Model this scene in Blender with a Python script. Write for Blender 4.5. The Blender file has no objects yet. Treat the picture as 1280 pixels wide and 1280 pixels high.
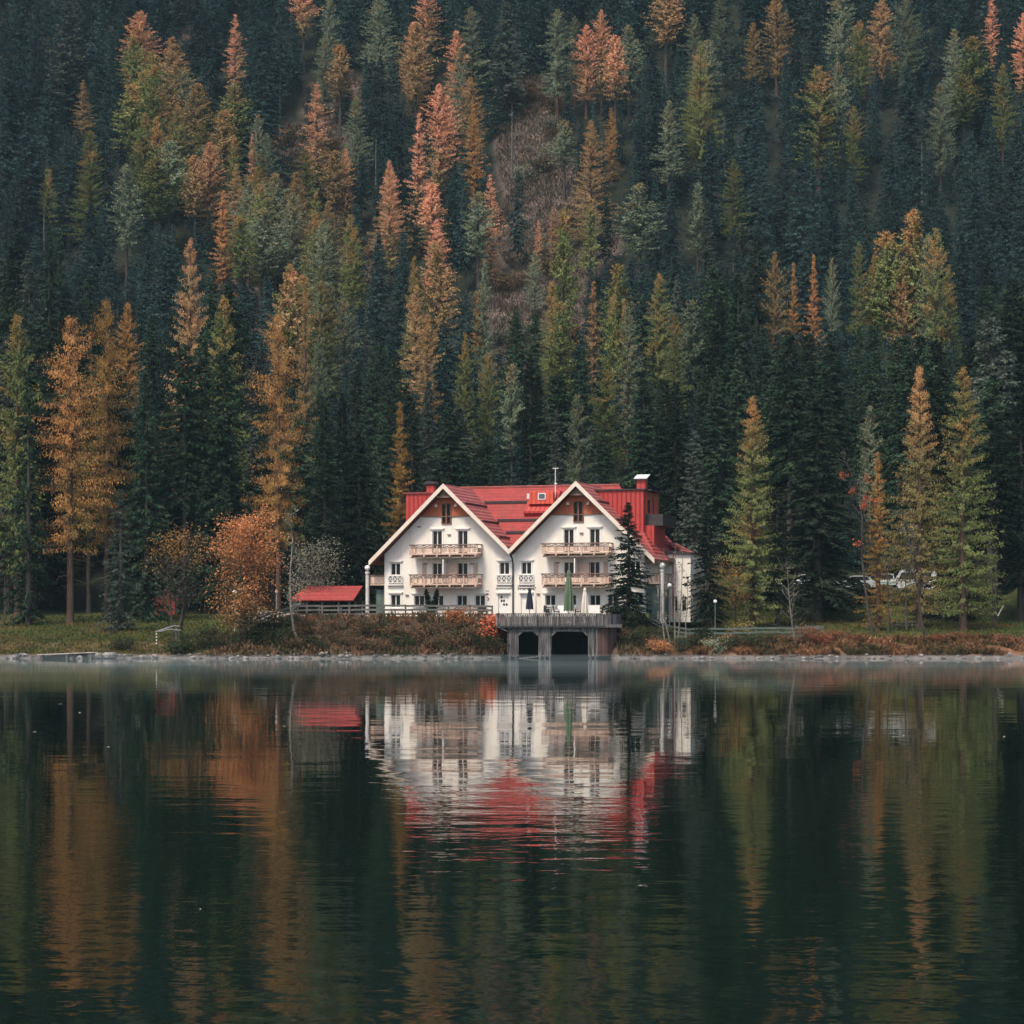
import bpy, bmesh, math, random
import numpy as np
from mathutils import Vector, Matrix

SC = bpy.context.scene
COL = SC.collection
F = 2760.0            # focal length in photo pixels
HZ = 779.0            # horizon row in the photo
CAMZ = 3.0
RNG = np.random.default_rng(7)
random.seed(7)
R = math.radians

def at(px, py, Y):
    return Vector(((px - 640) / F * Y, Y, CAMZ + (HZ - py) / F * Y))
def xat(px, Y): return (px - 640) / F * Y
def zat(py, Y): return CAMZ + (HZ - py) / F * Y
def proj(x, y, z): return 640 + x / y * F, HZ - (z - CAMZ) / y * F

# ------------------------------------------------------------------ materials
def new_mat(name):
    m = bpy.data.materials.new(name); m.use_nodes = True
    nt = m.node_tree; nt.nodes.clear()
    out = nt.nodes.new('ShaderNodeOutputMaterial')
    return m, nt, out
def N(nt, t, **kw):
    n = nt.nodes.new(t)
    for k, v in kw.items():
        if k.startswith('i_'):
            key = k[2:]
            n.inputs[int(key) if key.isdigit() else key.replace('_', ' ')].default_value = v
        else: setattr(n, k, v)
    return n
def L(nt, a, b): nt.links.new(a, b)
def rgba(c): return (c[0], c[1], c[2], 1.0)
def mixc(nt, fac, a, b, blend='MIX'):
    n = nt.nodes.new('ShaderNodeMix'); n.data_type = 'RGBA'; n.blend_type = blend
    for s, v in ((n.inputs[0], fac), (n.inputs[6], a), (n.inputs[7], b)):
        if hasattr(v, 'is_linked'): L(nt, v, s)
        elif isinstance(v, (int, float)): s.default_value = v
        else: s.default_value = rgba(v)
    return n.outputs[2]
def mapr(nt, v, a, b, c=0.0, d=1.0):
    n = N(nt, 'ShaderNodeMapRange'); n.inputs[1].default_value = a; n.inputs[2].default_value = b
    n.inputs[3].default_value = c; n.inputs[4].default_value = d; L(nt, v, n.inputs[0]); return n.outputs[0]

def surf(name, c1, c2=None, scale=4.0, rough=0.8, bump=0.0, spec=0.3, stretch=(1, 1, 1), tone=False, metal=0.0, detail=5.0):
    m, nt, out = new_mat(name)
    b = N(nt, 'ShaderNodeBsdfPrincipled'); b.inputs['Roughness'].default_value = rough
    b.inputs['Specular IOR Level'].default_value = spec; b.inputs['Metallic'].default_value = metal
    tc = N(nt, 'ShaderNodeTexCoord'); mp = N(nt, 'ShaderNodeMapping'); mp.inputs['Scale'].default_value = stretch
    L(nt, tc.outputs['Object'], mp.inputs[0])
    nz = N(nt, 'ShaderNodeTexNoise', i_Scale=scale, i_Detail=detail); L(nt, mp.outputs[0], nz.inputs['Vector'])
    c2 = c2 or tuple(v * 0.8 for v in c1)
    col = mixc(nt, mapr(nt, nz.outputs['Fac'], 0.35, 0.65), c1, c2)
    if tone:
        at_ = N(nt, 'ShaderNodeAttribute', attribute_name='tone')
        g = mapr(nt, at_.outputs['Fac'], 0, 1, 0.55, 1.35)
        vm = N(nt, 'ShaderNodeVectorMath', operation='SCALE'); L(nt, col, vm.inputs[0]); L(nt, g, vm.inputs['Scale']); col = vm.outputs[0]
    L(nt, col, b.inputs['Base Color'])
    if bump:
        bp = N(nt, 'ShaderNodeBump', i_Strength=0.6, i_Distance=bump); L(nt, nz.outputs['Fac'], bp.inputs['Height']); L(nt, bp.outputs[0], b.inputs['Normal'])
    L(nt, b.outputs[0], out.inputs[0])
    return m

def leafmat(name, a, b, c, amt=0.5, tipbias=0.0, pscale=0.32, trans=0.10):
    """a/b: range of the needle or leaf tone, c: second autumn colour in patches, tipbias: more of it near the top of the tree"""
    m, nt, out = new_mat(name)
    tc = N(nt, 'ShaderNodeTexCoord'); oi = N(nt, 'ShaderNodeObjectInfo')
    att = N(nt, 'ShaderNodeAttribute', attribute_name='tone')
    col = mixc(nt, att.outputs['Fac'], a, b)
    off = N(nt, 'ShaderNodeVectorMath', operation='ADD')
    sc = N(nt, 'ShaderNodeMath', operation='MULTIPLY'); sc.inputs[1].default_value = 97.0; L(nt, oi.outputs['Random'], sc.inputs[0])
    L(nt, tc.outputs['Object'], off.inputs[0]); L(nt, sc.outputs[0], off.inputs[1])
    nz = N(nt, 'ShaderNodeTexNoise', i_Scale=pscale, i_Detail=3.0); L(nt, off.outputs[0], nz.inputs['Vector'])
    fac = nz.outputs['Fac']
    if tipbias:
        sp = N(nt, 'ShaderNodeSeparateXYZ'); L(nt, tc.outputs['Generated'], sp.inputs[0])
        k = N(nt, 'ShaderNodeMath', operation='MULTIPLY_ADD'); L(nt, sp.outputs['Z'], k.inputs[0]); k.inputs[1].default_value = tipbias
        L(nt, fac, k.inputs[2]); k2 = N(nt, 'ShaderNodeMath', operation='SUBTRACT'); L(nt, k.outputs[0], k2.inputs[0]); k2.inputs[1].default_value = tipbias * 0.5
        fac = k2.outputs[0]
    lo = 0.5 + (0.5 - amt) * 0.5
    col = mixc(nt, mapr(nt, fac, lo - 0.10, lo + 0.16), col, c)
    hsv = N(nt, 'ShaderNodeHueSaturation')
    L(nt, mapr(nt, oi.outputs['Random'], 0, 1, 0.66, 1.36), hsv.inputs['Value']); L(nt, mapr(nt, oi.outputs['Random'], 1, 0, 0.49, 0.51), hsv.inputs['Hue'])
    L(nt, col, hsv.inputs['Color'])
    d = N(nt, 'ShaderNodeBsdfDiffuse'); t = N(nt, 'ShaderNodeBsdfTranslucent'); mx = N(nt, 'ShaderNodeMixShader'); mx.inputs[0].default_value = trans
    L(nt, hsv.outputs[0], d.inputs[0]); L(nt, hsv.outputs[0], t.inputs[0]); L(nt, d.outputs[0], mx.inputs[1]); L(nt, t.outputs[0], mx.inputs[2])
    L(nt, mx.outputs[0], out.inputs[0])
    return m

M = {}
M['spruce'] = leafmat('spruce_needles', (.010, .022, .012), (.068, .114, .064), (.022, .038, .028), .5)
M['spruce_grey'] = leafmat('grey_spruce_needles', (.026, .035, .027), (.125, .143, .112), (.075, .095, .075), .5)
M['spruce_dark'] = leafmat('dark_spruce_needles', (.006, .010, .0065), (.036, .050, .033), (.012, .02, .013), .5)
M['spruce_hazed'] = leafmat('hazed_spruce_needles', (.009, .023, .020), (.066, .112, .098), (.026, .046, .048), .5)  # bluish haze of distance is put into the needle colour
M['pink'] = leafmat('salmon_larch_needles', (.56, .235, .12), (.84, .45, .26), (.32, .26, .12), .35, -.5)
M['orange'] = leafmat('orange_larch_needles', (.32, .15, .045), (.58, .31, .11), (.22, .15, .05), .35, -.3)
M['gold'] = leafmat('golden_larch_needles', (.25, .165, .072), (.46, .31, .15), (.44, .24, .105), .25, .45)
M['olive'] = leafmat('olive_larch_needles', (.085, .115, .038), (.225, .245, .09), (.38, .21, .075), .2, .4)
M['olive_gold'] = leafmat('olive_gold_larch_needles', (.12, .11, .04), (.25, .205, .078), (.42, .25, .10), .28, .7)
M['green'] = leafmat('green_larch_needles', (.095, .125, .078), (.26, .30, .19), (.28, .2, .09), .12, .4)
M['rust'] = leafmat('rust_leaves', (.34, .14, .055), (.55, .245, .10), (.19, .12, .05), .4, -.5, .5)
M['brownleaf'] = leafmat('brown_leaves', (.24, .13, .05), (.36, .20, .08), (.085, .09, .06), .62, -1.1, .4)
M['redleaf'] = leafmat('red_leaves', (.45, .09, .05), (.66, .2, .11), (.4, .17, .06), .4, 0, .5)
M['greyleaf'] = leafmat('grey_green_leaves', (.11, .115, .085), (.23, .23, .17), (.17, .15, .09), .4, 0, .5)
M['yellowleaf'] = leafmat('yellow_green_leaves', (.12, .12, .04), (.24, .22, .08), (.30, .19, .06), .4, 0, .5)
M['paleleaf'] = leafmat('pale_leaves', (.20, .22, .14), (.33, .34, .23), (.12, .14, .08), .4, 0, .9)
M['bush_green'] = leafmat('green_bush_leaves', (.02, .032, .018), (.055, .07, .035), (.08, .07, .03), .4, 0, .5)
M['bush_brown'] = leafmat('brown_bush_leaves', (.085, .052, .032), (.22, .125, .07), (.06, .06, .03), .5, 0, .6)
M['bush_red'] = leafmat('red_brown_bush_leaves', (.16, .06, .035), (.33, .12, .06), (.1, .075, .035), .5, 0, .6)
M['fern'] = leafmat('orange_fern_fronds', (.22, .095, .055), (.50, .235, .135), (.12, .09, .045), .5, 0, .35)
M['grassblade'] = leafmat('grass_blades', (.04, .055, .018), (.09, .10, .034), (.15, .095, .035), .35, 0, .25)
M['bark'] = surf('conifer_bark', (.045, .038, .032), (.085, .072, .062), 3, .95, .03, .1, (3, 3, .6))
M['bark_grey'] = surf('dead_grey_wood', (.17, .16, .145), (.09, .085, .078), 3, .95, .02, .1, (3, 3, .6))
M['bark_red'] = surf('larch_bark', (.12, .07, .05), (.07, .05, .04), 3, .95, .03, .1, (3, 3, .6))
M['bark_pale'] = surf('birch_bark', (.25, .225, .19), (.12, .105, .09), 4, .9, .01, .1, (1, 1, 2.5))
M['render'] = surf('cream_render', (.85, .795, .70), (.745, .68, .58), .8, .9, .006, .3, (1.6, 1.6, .35), detail=8)
M['trim'] = surf('white_trim', (.80, .77, .71), (.74, .70, .64), 3, .7)
M['barge'] = surf('pale_bargeboard', (.78, .68, .55), (.70, .58, .46), 2, .7)
M['soffit'] = surf('red_brown_soffit', (.22, .06, .04), (.15, .045, .03), 2, .8)
M['clad'] = surf('orange_timber_cladding', (.50, .15, .07), (.36, .09, .05), 2.5, .75, .01, .3, (6, 1, .4))
M['balc'] = surf('pink_brown_balcony_timber', (.65, .47, .365), (.50, .35, .265), 3, .8, .01, .2, (3, 3, 1), tone=True)
M['balcdark'] = surf('dark_balcony_timber', (.17, .11, .085), (.24, .15, .11), 3, .8)
M['glass'] = surf('dark_window_glass', (.012, .013, .014), (.022, .022, .022), 1.0, .15, 0, .25)
M['winframe'] = surf('window_frame_paint', (.80, .78, .74), (.72, .70, .66), 3, .6)
M['brownframe'] = surf('brown_window_frame', (.2, .09, .06), (.14, .06, .04), 3, .7)
M['pipe'] = surf('dark_pipe', (.035, .03, .03), (.06, .05, .05), 3, .5)
M['greymetal'] = surf('grey_metal', (.33, .33, .33), (.22, .22, .22), 3, .5, 0, .5)
M['palemetal'] = surf('pale_metal', (.72, .72, .70), (.6, .6, .58), 3, .45, 0, .5)
M['seam'] = None
M['oldwood'] = surf('weathered_boards', (.06, .056, .053), (.205, .195, .185), 2.2, .9, .01, .15, (5, 5, .35), tone=True)
M['brownwood'] = surf('brown_boards', (.16, .095, .075), (.11, .07, .06), 2.2, .9, .01, .15, (5, 5, .35), tone=True)
M['fencewood'] = surf('fence_timber', (.10, .095, .085), (.17, .16, .14), 3, .9, .01, .15)
M['fencegreen'] = surf('green_grey_fence_timber', (.085, .11, .095), (.13, .155, .135), 3, .9, .01, .15)
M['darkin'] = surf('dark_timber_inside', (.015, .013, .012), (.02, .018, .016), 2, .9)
M['stone'] = surf('shore_stone', (.31, .28, .255), (.10, .09, .083), 1.1, .9, .06, .2)
M['stone_dark'] = surf('wet_dark_stone', (.11, .10, .09), (.05, .047, .043), 1.1, .7, .06, .3)
M['whitestone'] = surf('pale_stonework', (.62, .56, .51), (.36, .31, .28), 2.2, .9, .05, .2)
M['plaster'] = surf('white_column_plaster', (.66, .62, .57), (.52, .48, .44), 2, .8)
M['globe'] = surf('white_globe_glass', (.82, .80, .77), (.78, .76, .73), 2, .3)
M['u_green'] = surf('green_canvas', (.135, .185, .115), (.085, .125, .075), 1.6, .9, .01, .1, (4, 4, .4))
M['u_white'] = surf('cream_canvas', (.74, .69, .58), (.62, .56, .46), 1.6, .9, .01, .1, (4, 4, .4))
M['u_blue'] = surf('navy_canvas', (.04, .042, .065), (.025, .026, .04), 1.6, .9, .01, .1, (4, 4, .4))
M['chair'] = surf('black_chair_weave', (.02, .02, .022), (.04, .038, .036), 8, .8)
M['carwhite'] = surf('white_car_paint', (.58, .60, .60), (.54, .56, .57), 2, .25, 0, .5)
M['carsilver'] = surf('silver_green_car_paint', (.50, .62, .58), (.46, .58, .55), 2, .25, 0, .5)
M['tyre'] = surf('black_rubber', (.015, .015, .015), (.03, .03, .03), 4, .9)
M['greenglass'] = surf('green_tinted_glass', (.10, .15, .13), (.16, .21, .18), 1.0, .12, 0, .5)
M['redboard'] = surf('red_boards', (.50, .1, .075), (.36, .07, .06), 2.5, .8, .01, .2, (5, 5, .5))
M['yellowcloth'] = surf('yellow_green_panel', (.42, .40, .12), (.3, .31, .1), 2, .8)

def roofmat(name, c1, c2, seam=False):
    m, nt, out = new_mat(name)
    b = N(nt, 'ShaderNodeBsdfPrincipled'); b.inputs['Roughness'].default_value = .75 if not seam else .5
    b.inputs['Specular IOR Level'].default_value = .3
    tc = N(nt, 'ShaderNodeTexCoord')
    nz = N(nt, 'ShaderNodeTexNoise', i_Scale=1.3, i_Detail=6.0, i_Roughness=.65); L(nt, tc.outputs['Object'], nz.inputs['Vector'])
    col = mixc(nt, mapr(nt, nz.outputs['Fac'], .3, .7), c1, c2)
    mp = N(nt, 'ShaderNodeMapping'); L(nt, tc.outputs['Object'], mp.inputs[0])
    if seam:
        wv = N(nt, 'ShaderNodeTexWave', i_Scale=.72, bands_direction='X'); L(nt, mp.outputs[0], wv.inputs['Vector'])
        h = mapr(nt, wv.outputs['Fac'], .85, 1)
    else:
        wv = N(nt, 'ShaderNodeTexVoronoi', i_Scale=3.2); L(nt, mp.outputs[0], wv.inputs['Vector'])
        wv2 = N(nt, 'ShaderNodeTexWave', i_Scale=.95, bands_direction='Z'); L(nt, mp.outputs[0], wv2.inputs['Vector'])
        col = mixc(nt, mapr(nt, wv.outputs['Color'], 0, 1, 0, .35), col, tuple(v * .55 for v in c2))
        h = wv2.outputs['Fac']
        mp2 = N(nt, 'ShaderNodeMapping'); mp2.inputs['Scale'].default_value = (2.2, .5, .35); L(nt, tc.outputs['Object'], mp2.inputs[0]); nz3 = N(nt, 'ShaderNodeTexNoise', i_Scale=1.0, i_Detail=6.0, i_Roughness=.7); L(nt, mp2.outputs[0], nz3.inputs['Vector']); col = mixc(nt, mapr(nt, nz3.outputs['Fac'], .5, .72, 0, .55), col, (.16, .06, .05)); col = mixc(nt, mapr(nt, wv2.outputs['Fac'], .0, .25, .35, 0), col, (.12, .03, .028))
    bp = N(nt, 'ShaderNodeBump', i_Strength=.9, i_Distance=.07); L(nt, h, bp.inputs['Height']); L(nt, bp.outputs[0], b.inputs['Normal'])
    L(nt, col, b.inputs['Base Color']); L(nt, b.outputs[0], out.inputs[0]); return m
M['tile'] = roofmat('red_roof_tiles', (.41, .06, .048), (.285, .042, .038))
M['tile_lit'] = roofmat('lit_pink_roof_tiles', (.43, .125, .105), (.30, .075, .065))  # paler copy of the red tiles, light on the slope put into the colour
M['seam'] = roofmat('red_standing_seam_metal', (.47, .06, .05), (.38, .048, .042), True)
M['orangeseam'] = roofmat('orange_red_metal', (.60, .11, .06), (.52, .085, .052), True)

# ------------------------------------------------------------------ mesh helper
class MB:
    def __init__(s): s.v = []; s.f = []; s.t = []
    def add(s, vs, fs, tone=.5):
        o = len(s.v); s.v += [tuple(v) for v in vs]; s.f += [tuple(i + o for i in f) for f in fs]; s.t += [tone] * len(fs); return s
    def box(s, x0, x1, y0, y1, z0, z1, tone=.5):
        return s.add([(x0, y0, z0), (x1, y0, z0), (x1, y1, z0), (x0, y1, z0), (x0, y0, z1), (x1, y0, z1), (x1, y1, z1), (x0, y1, z1)],
                     [(0, 3, 2, 1), (4, 5, 6, 7), (0, 1, 5, 4), (1, 2, 6, 5), (2, 3, 7, 6), (3, 0, 4, 7)], tone)
    def prism(s, poly, y0, y1, tone=.5):      # poly: (x,z) anticlockwise seen from the front
        n = len(poly)
        vs = [(p[0], y0, p[1]) for p in poly] + [(p[0], y1, p[1]) for p in poly]
        fs = [tuple(range(n)), tuple(range(2 * n - 1, n - 1, -1))] + [((i + 1) % n, i, i + n, (i + 1) % n + n) for i in range(n)]
        return s.add(vs, fs, tone)
    def bar(s, a, b, w, h=None, tone=.5):     # rectangular bar from a to b
        a, b = Vector(a), Vector(b); h = h or w; d = (b - a).normalized()
        up = Vector((0, 0, 1)) if abs(d.z) < .9 else Vector((0, 1, 0))
        sx = d.cross(up).normalized() * w / 2; sz = sx.cross(d).normalized() * h / 2
        vs = [p + i * sx + j * sz for p in (a, b) for i, j in ((-1, -1), (1, -1), (1, 1), (-1, 1))]
        return s.add(vs, [(0, 1, 2, 3), (7, 6, 5, 4), (0, 4, 5, 1), (1, 5, 6, 2), (2, 6, 7, 3), (3, 7, 4, 0)], tone)
    def tube(s, pts, rs, n=8, tone=.5, cap=True):
        o = len(s.v); pts = [Vector(p) for p in pts]; rings = []
        for i, p in enumerate(pts):
            d = (pts[min(i + 1, len(pts) - 1)] - pts[max(i - 1, 0)]).normalized()
            up = Vector((1, 0, 0)) if abs(d.x) < .8 else Vector((0, 1, 0))
            a = d.cross(up).normalized(); b = d.cross(a)
            rings.append([p + (a * math.cos(2 * math.pi * k / n) + b * math.sin(2 * math.pi * k / n)) * rs[i] for k in range(n)])
        vs = [v for r in rings for v in r]
        fs = [(i * n + k, i * n + (k + 1) % n, (i + 1) * n + (k + 1) % n, (i + 1) * n + k) for i in range(len(pts) - 1) for k in range(n)]
        if cap: fs += [tuple(range(n - 1, -1, -1)), tuple((len(pts) - 1) * n + k for k in range(n))]
        return s.add(vs, fs, tone)
    def lathe(s, c, prof, n=14, tone=.5):
        c = Vector(c); return s.tube([c + Vector((0, 0, z)) for r, z in prof], [max(r, .001) for r, z in prof], n, tone)
    def ball(s, c, r, n=12, sq=(1, 1, 1)):
        o = len(s.v); vs = []; m = n // 2
        for i in range(1, m):
            th = math.pi * i / m
            for k in range(n):
                ph = 2 * math.pi * k / n
                vs.append((c[0] + r * sq[0] * math.sin(th) * math.cos(ph), c[1] + r * sq[1] * math.sin(th) * math.sin(ph), c[2] + r * sq[2] * math.cos(th)))
        fs = [(i * n + k, (i + 1) * n + k, (i + 1) * n + (k + 1) % n, i * n + (k + 1) % n) for i in range(m - 2) for k in range(n)]
        vs += [(c[0], c[1], c[2] + r * sq[2]), (c[0], c[1], c[2] - r * sq[2])]; T = len(vs) - 2
        fs += [(T, k, (k + 1) % n) for k in range(n)] + [(T + 1, (m - 2) * n + (k + 1) % n, (m - 2) * n + k) for k in range(n)]
        return s.add(vs, fs)
    def mesh(s, name, mat):
        me = bpy.data.meshes.new(name); me.from_pydata(s.v, [], s.f); me.materials.append(mat)
        a = me.attributes.new('tone', 'FLOAT', 'FACE'); a.data.foreach_set('value', s.t); me.update(); return me
    def build(s, name, mat, parent=None, loc=None):
        o = bpy.data.objects.new(name, s.mesh(name, mat)); COL.objects.link(o)
        if parent: o.parent = parent
        if loc is not None: o.location = loc
        return o
def meshnp(name, V, Q, tone, mat, per=4):
    me = bpy.data.meshes.new(name); nq = len(Q)
    me.vertices.add(len(V)); me.vertices.foreach_set('co', np.asarray(V, np.float32).ravel())
    me.loops.add(nq * per); me.loops.foreach_set('vertex_index', np.asarray(Q, np.int32).ravel())
    me.polygons.add(nq); me.polygons.foreach_set('loop_start', np.arange(nq, dtype=np.int32) * per)
    me.update(calc_edges=True)
    a = me.attributes.new('tone', 'FLOAT', 'FACE'); a.data.foreach_set('value', np.asarray(tone, np.float32))
    me.materials.append(mat); return me
def link(name, me, parent=None, loc=None, rz=0, scale=None, mat=None):
    o = bpy.data.objects.new(name, me); COL.objects.link(o)
    if parent: o.parent = parent
    if loc is not None: o.location = loc
    o.rotation_euler = (0, 0, rz)
    if scale is not None: o.scale = scale
    if mat: o.material_slots[0].link = 'OBJECT'; o.material_slots[0].material = mat
    return o
def tag(o, label=None, cat=None, group=None, kind=None):
    if label: o['label'] = label
    if cat: o['category'] = cat
    if group: o['group'] = group
    if kind: o['kind'] = kind
    return o
def empty(name, loc, rz=0, label=None, cat=None, group=None):
    o = bpy.data.objects.new(name, None); COL.objects.link(o); o.location = loc; o.rotation_euler = (0, 0, rz)
    return tag(o, label, cat, group)
def copy_tree(o, parent=None):
    c = o.copy(); COL.objects.link(c); c.parent = parent
    for ch in list(o.children): copy_tree(ch, c)
    return c

# ------------------------------------------------------------------ terrain
def sstep(x, a, b):
    t = np.clip((x - a) / (b - a), 0, 1); return t * t * (3 - 2 * t)
def shore_y(x): return 187.0 + .5 * np.sin(x * .13) + .3 * np.sin(x * .41 + 1)
def fbm(x, y, s):
    return (np.sin(x * s + 1.3 * np.sin(y * s * .7 + .5)) * np.cos(y * s * 1.1 + .8 * np.sin(x * s * .6)) + .5 * np.sin(x * s * 2.3 + 1) * np.sin(y * s * 2.1 + 2) + .25 * np.sin(x * s * 4.7) * np.cos(y * s * 5.1 + 1))
def ground(x, y):
    x = np.asarray(x, float); y = np.asarray(y, float)
    s = y - shore_y(x)
    mid = sstep(x, -25, -19) * (1 - sstep(x, 9.5, 15))
    side = np.interp(s, [-300, -40, -3, 0, 1.2, 4, 30, 40], [-8, -8, -.7, -.05, .45, 1.35, 3.5, 4.2])
    bank = np.interp(s, [-300, -40, -3, 0, 1, 6.5, 8.5, 30, 40], [-8, -8, -.7, -.05, .5, 3.3, 3.6, 3.7, 4.2])
    z = side * (1 - mid) + bank * mid
    z = z + .10 * fbm(x, y, .35) * sstep(s, 1, 5) * (1 - mid * .8)
    yy = y + 7 * np.sin(x * .028 + .6) + 3 * np.sin(x * .071) + 5 * sstep(x, 25, 60)
    hill = np.interp(yy, [225, 235, 275, 320, 340, 560, 950], [0, 3, 21, 29, 38, 201, 420])
    z = z + hill + 1.3 * fbm(x, y, .06) * sstep(y, 250, 330)
    boat = (x > -.5) & (x < 8.7) & (y > 186) & (y < 194.6)
    return np.where(boat, np.minimum(z, -.8), z)
def gz(x, y): return float(ground(x, y))
# clearings on the far slope, in world x/y ellipses (x, y, rx, ry)
CLEAR = [(5.5, 374, 7, 15), (3.5, 402, 5.5, 18), (9.5, 362, 7, 8), (-36, 396, 6.5, 12), (-41, 376, 6.5, 8), (-27, 368, 5, 8), (-66, 447, 5, 8), (2, 345, 9, 12), (3, 330, 8, 14), (-34, 428, 6, 6), (-34, 352, 8, 10), (-38, 410, 7, 9)]
def in_clear(x, y, k=1.0):
    r = np.zeros(np.shape(x), bool) if np.ndim(x) else False
    for cx, cy, rx, ry in CLEAR: r = r | (((x - cx) / (rx * k)) ** 2 + ((y - cy) / (ry * k)) ** 2 < 1)
    return r

xs = np.concatenate([np.arange(-700, -140, 28.), np.arange(-140, -50, 3.), np.arange(-50, 50, .7), np.arange(50, 140, 3.), np.arange(140, 701, 28.)])
ys = np.concatenate([np.array([-200., -100, 0, 80, 150, 178]), np.arange(183, 200, .5), np.arange(200, 232, 1.2), np.arange(232, 500, 2.5), np.arange(500, 960, 12.)])
GX, GY = np.meshgrid(xs, ys); GZ = ground(GX, GY)
nx, ny = len(xs), len(ys)
idx = np.arange(nx * ny).reshape(ny, nx)
Q = np.stack([idx[:-1, :-1], idx[:-1, 1:], idx[1:, 1:], idx[1:, :-1]], -1).reshape(-1, 4)
V = np.stack([GX, GY, GZ], -1).reshape(-1, 3)
def zone_color(x, y):
    s = y - shore_y(x)
    n = .5 + .35 * fbm(x, y, .5); n2 = .5 + .4 * fbm(x + 40, y, 1.3)
    c = lambda r, g, b: np.array([r, g, b])
    grass = np.stack([.042 + .04 * n, .058 + .028 * n, .019 + .010 * n], -1)
    dry = np.stack([.11 + .06 * n2, .06 + .03 * n2, .034 + .016 * n2], -1)
    floor = np.stack([.013 + .010 * n2, .016 + .010 * n2, .011 + .007 * n2], -1)  # shade under the canopy is put into this dark ground colour
    heath = np.stack([.10 + .07 * n2, .076 + .05 * n2, .064 + .04 * n2], -1)
    soil = np.stack([.06 + .03 * n2, .045 + .02 * n2, .033 + .015 * n2], -1)
    shore = np.stack([.10 + .07 * n2, .09 + .06 * n2, .08 + .055 * n2], -1)
    mid = (sstep(x, -25, -20) * (1 - sstep(x, 10, 15)))[..., None]
    w_dry = ((1 - sstep(s, 2.2 + n, 5.5 + n)) * np.where(x > 0, 1, .55))[..., None]
    col = grass * (1 - w_dry) + dry * w_dry
    col = col * (1 - mid) + soil * mid
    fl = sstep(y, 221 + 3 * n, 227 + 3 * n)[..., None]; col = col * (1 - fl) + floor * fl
    cl = np.zeros_like(x)
    for cx, cy, rx, ry in CLEAR:
        d = ((x - cx) / rx) ** 2 + ((y - cy) / ry) ** 2
        cl = np.maximum(cl, 1 - sstep(d, .9, 1.9))
    cl = cl[..., None]; col = col * (1 - cl) + heath * cl
    ws = (1 - sstep(s, .4, 1.1))[..., None]; col = col * (1 - ws) + shore * ws
    return col
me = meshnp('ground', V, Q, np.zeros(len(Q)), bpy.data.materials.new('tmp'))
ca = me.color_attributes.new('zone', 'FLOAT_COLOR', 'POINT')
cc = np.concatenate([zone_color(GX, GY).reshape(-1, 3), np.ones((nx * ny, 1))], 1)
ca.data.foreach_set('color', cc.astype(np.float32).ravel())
m, nt, out = new_mat('ground_cover')
b = N(nt, 'ShaderNodeBsdfPrincipled'); b.inputs['Roughness'].default_value = .95; b.inputs['Specular IOR Level'].default_value = .1
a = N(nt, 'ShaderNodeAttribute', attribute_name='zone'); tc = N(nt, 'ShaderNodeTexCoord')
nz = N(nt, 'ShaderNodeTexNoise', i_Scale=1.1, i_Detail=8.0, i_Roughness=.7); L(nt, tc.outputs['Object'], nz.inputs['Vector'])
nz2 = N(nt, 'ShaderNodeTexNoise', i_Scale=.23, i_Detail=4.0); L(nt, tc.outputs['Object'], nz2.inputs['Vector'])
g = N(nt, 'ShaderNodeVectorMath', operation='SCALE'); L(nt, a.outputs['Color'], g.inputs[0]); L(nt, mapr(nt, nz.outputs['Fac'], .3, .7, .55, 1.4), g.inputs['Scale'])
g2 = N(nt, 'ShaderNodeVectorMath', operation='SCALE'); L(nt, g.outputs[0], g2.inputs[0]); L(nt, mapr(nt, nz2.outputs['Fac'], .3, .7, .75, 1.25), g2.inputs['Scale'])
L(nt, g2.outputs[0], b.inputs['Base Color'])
bp = N(nt, 'ShaderNodeBump', i_Strength=.8, i_Distance=.25); L(nt, nz.outputs['Fac'], bp.inputs['Height']); L(nt, bp.outputs[0], b.inputs['Normal'])
L(nt, b.outputs[0], out.inputs[0]); me.materials[0] = m
me.polygons.foreach_set('use_smooth', np.ones(len(Q), bool))
tag(link('ground', me), kind='structure')

# lake
lk = MB(); lk.add([(-700, -200, 0), (700, -200, 0), (700, 196, 0), (-700, 196, 0)], [(0, 1, 2, 3)])
m, nt, out = new_mat('lake_water')
b = N(nt, 'ShaderNodeBsdfPrincipled'); b.inputs['Base Color'].default_value = (.002, .0075, .0048, 1); b.inputs['Roughness'].default_value = .015
b.inputs['IOR'].default_value = 1.333
tc = N(nt, 'ShaderNodeTexCoord')
def wnoise(sx, sy, det, rough=.5):
    mp = N(nt, 'ShaderNodeMapping'); mp.inputs['Scale'].default_value = (sx, sy, 1); mp.inputs['Rotation'].default_value = (0, 0, R(6)); L(nt, tc.outputs['Object'], mp.inputs[0])
    nz = N(nt, 'ShaderNodeTexNoise', i_Scale=1.0, i_Detail=det, i_Roughness=rough); L(nt, mp.outputs[0], nz.inputs['Vector']); return nz.outputs['Fac']
def madd(a, k, c):
    n = N(nt, 'ShaderNodeMath', operation='MULTIPLY_ADD'); L(nt, a, n.inputs[0])
    if hasattr(k, 'is_linked'): L(nt, k, n.inputs[1])
    else: n.inputs[1].default_value = k
    if hasattr(c, 'is_linked'): L(nt, c, n.inputs[2])
    else: n.inputs[2].default_value = c
    return n.outputs[0]
calm = mapr(nt, wnoise(.02, .05, 2), .35, .65, .45, 1.25)
small = wnoise(3.4, 4.6, 2.0, .5); big = wnoise(1.0, 1.35, 2.0); swell = wnoise(.22, .32, 1.0)
sp = N(nt, 'ShaderNodeSeparateXYZ'); L(nt, tc.outputs['Object'], sp.inputs[0])
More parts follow.
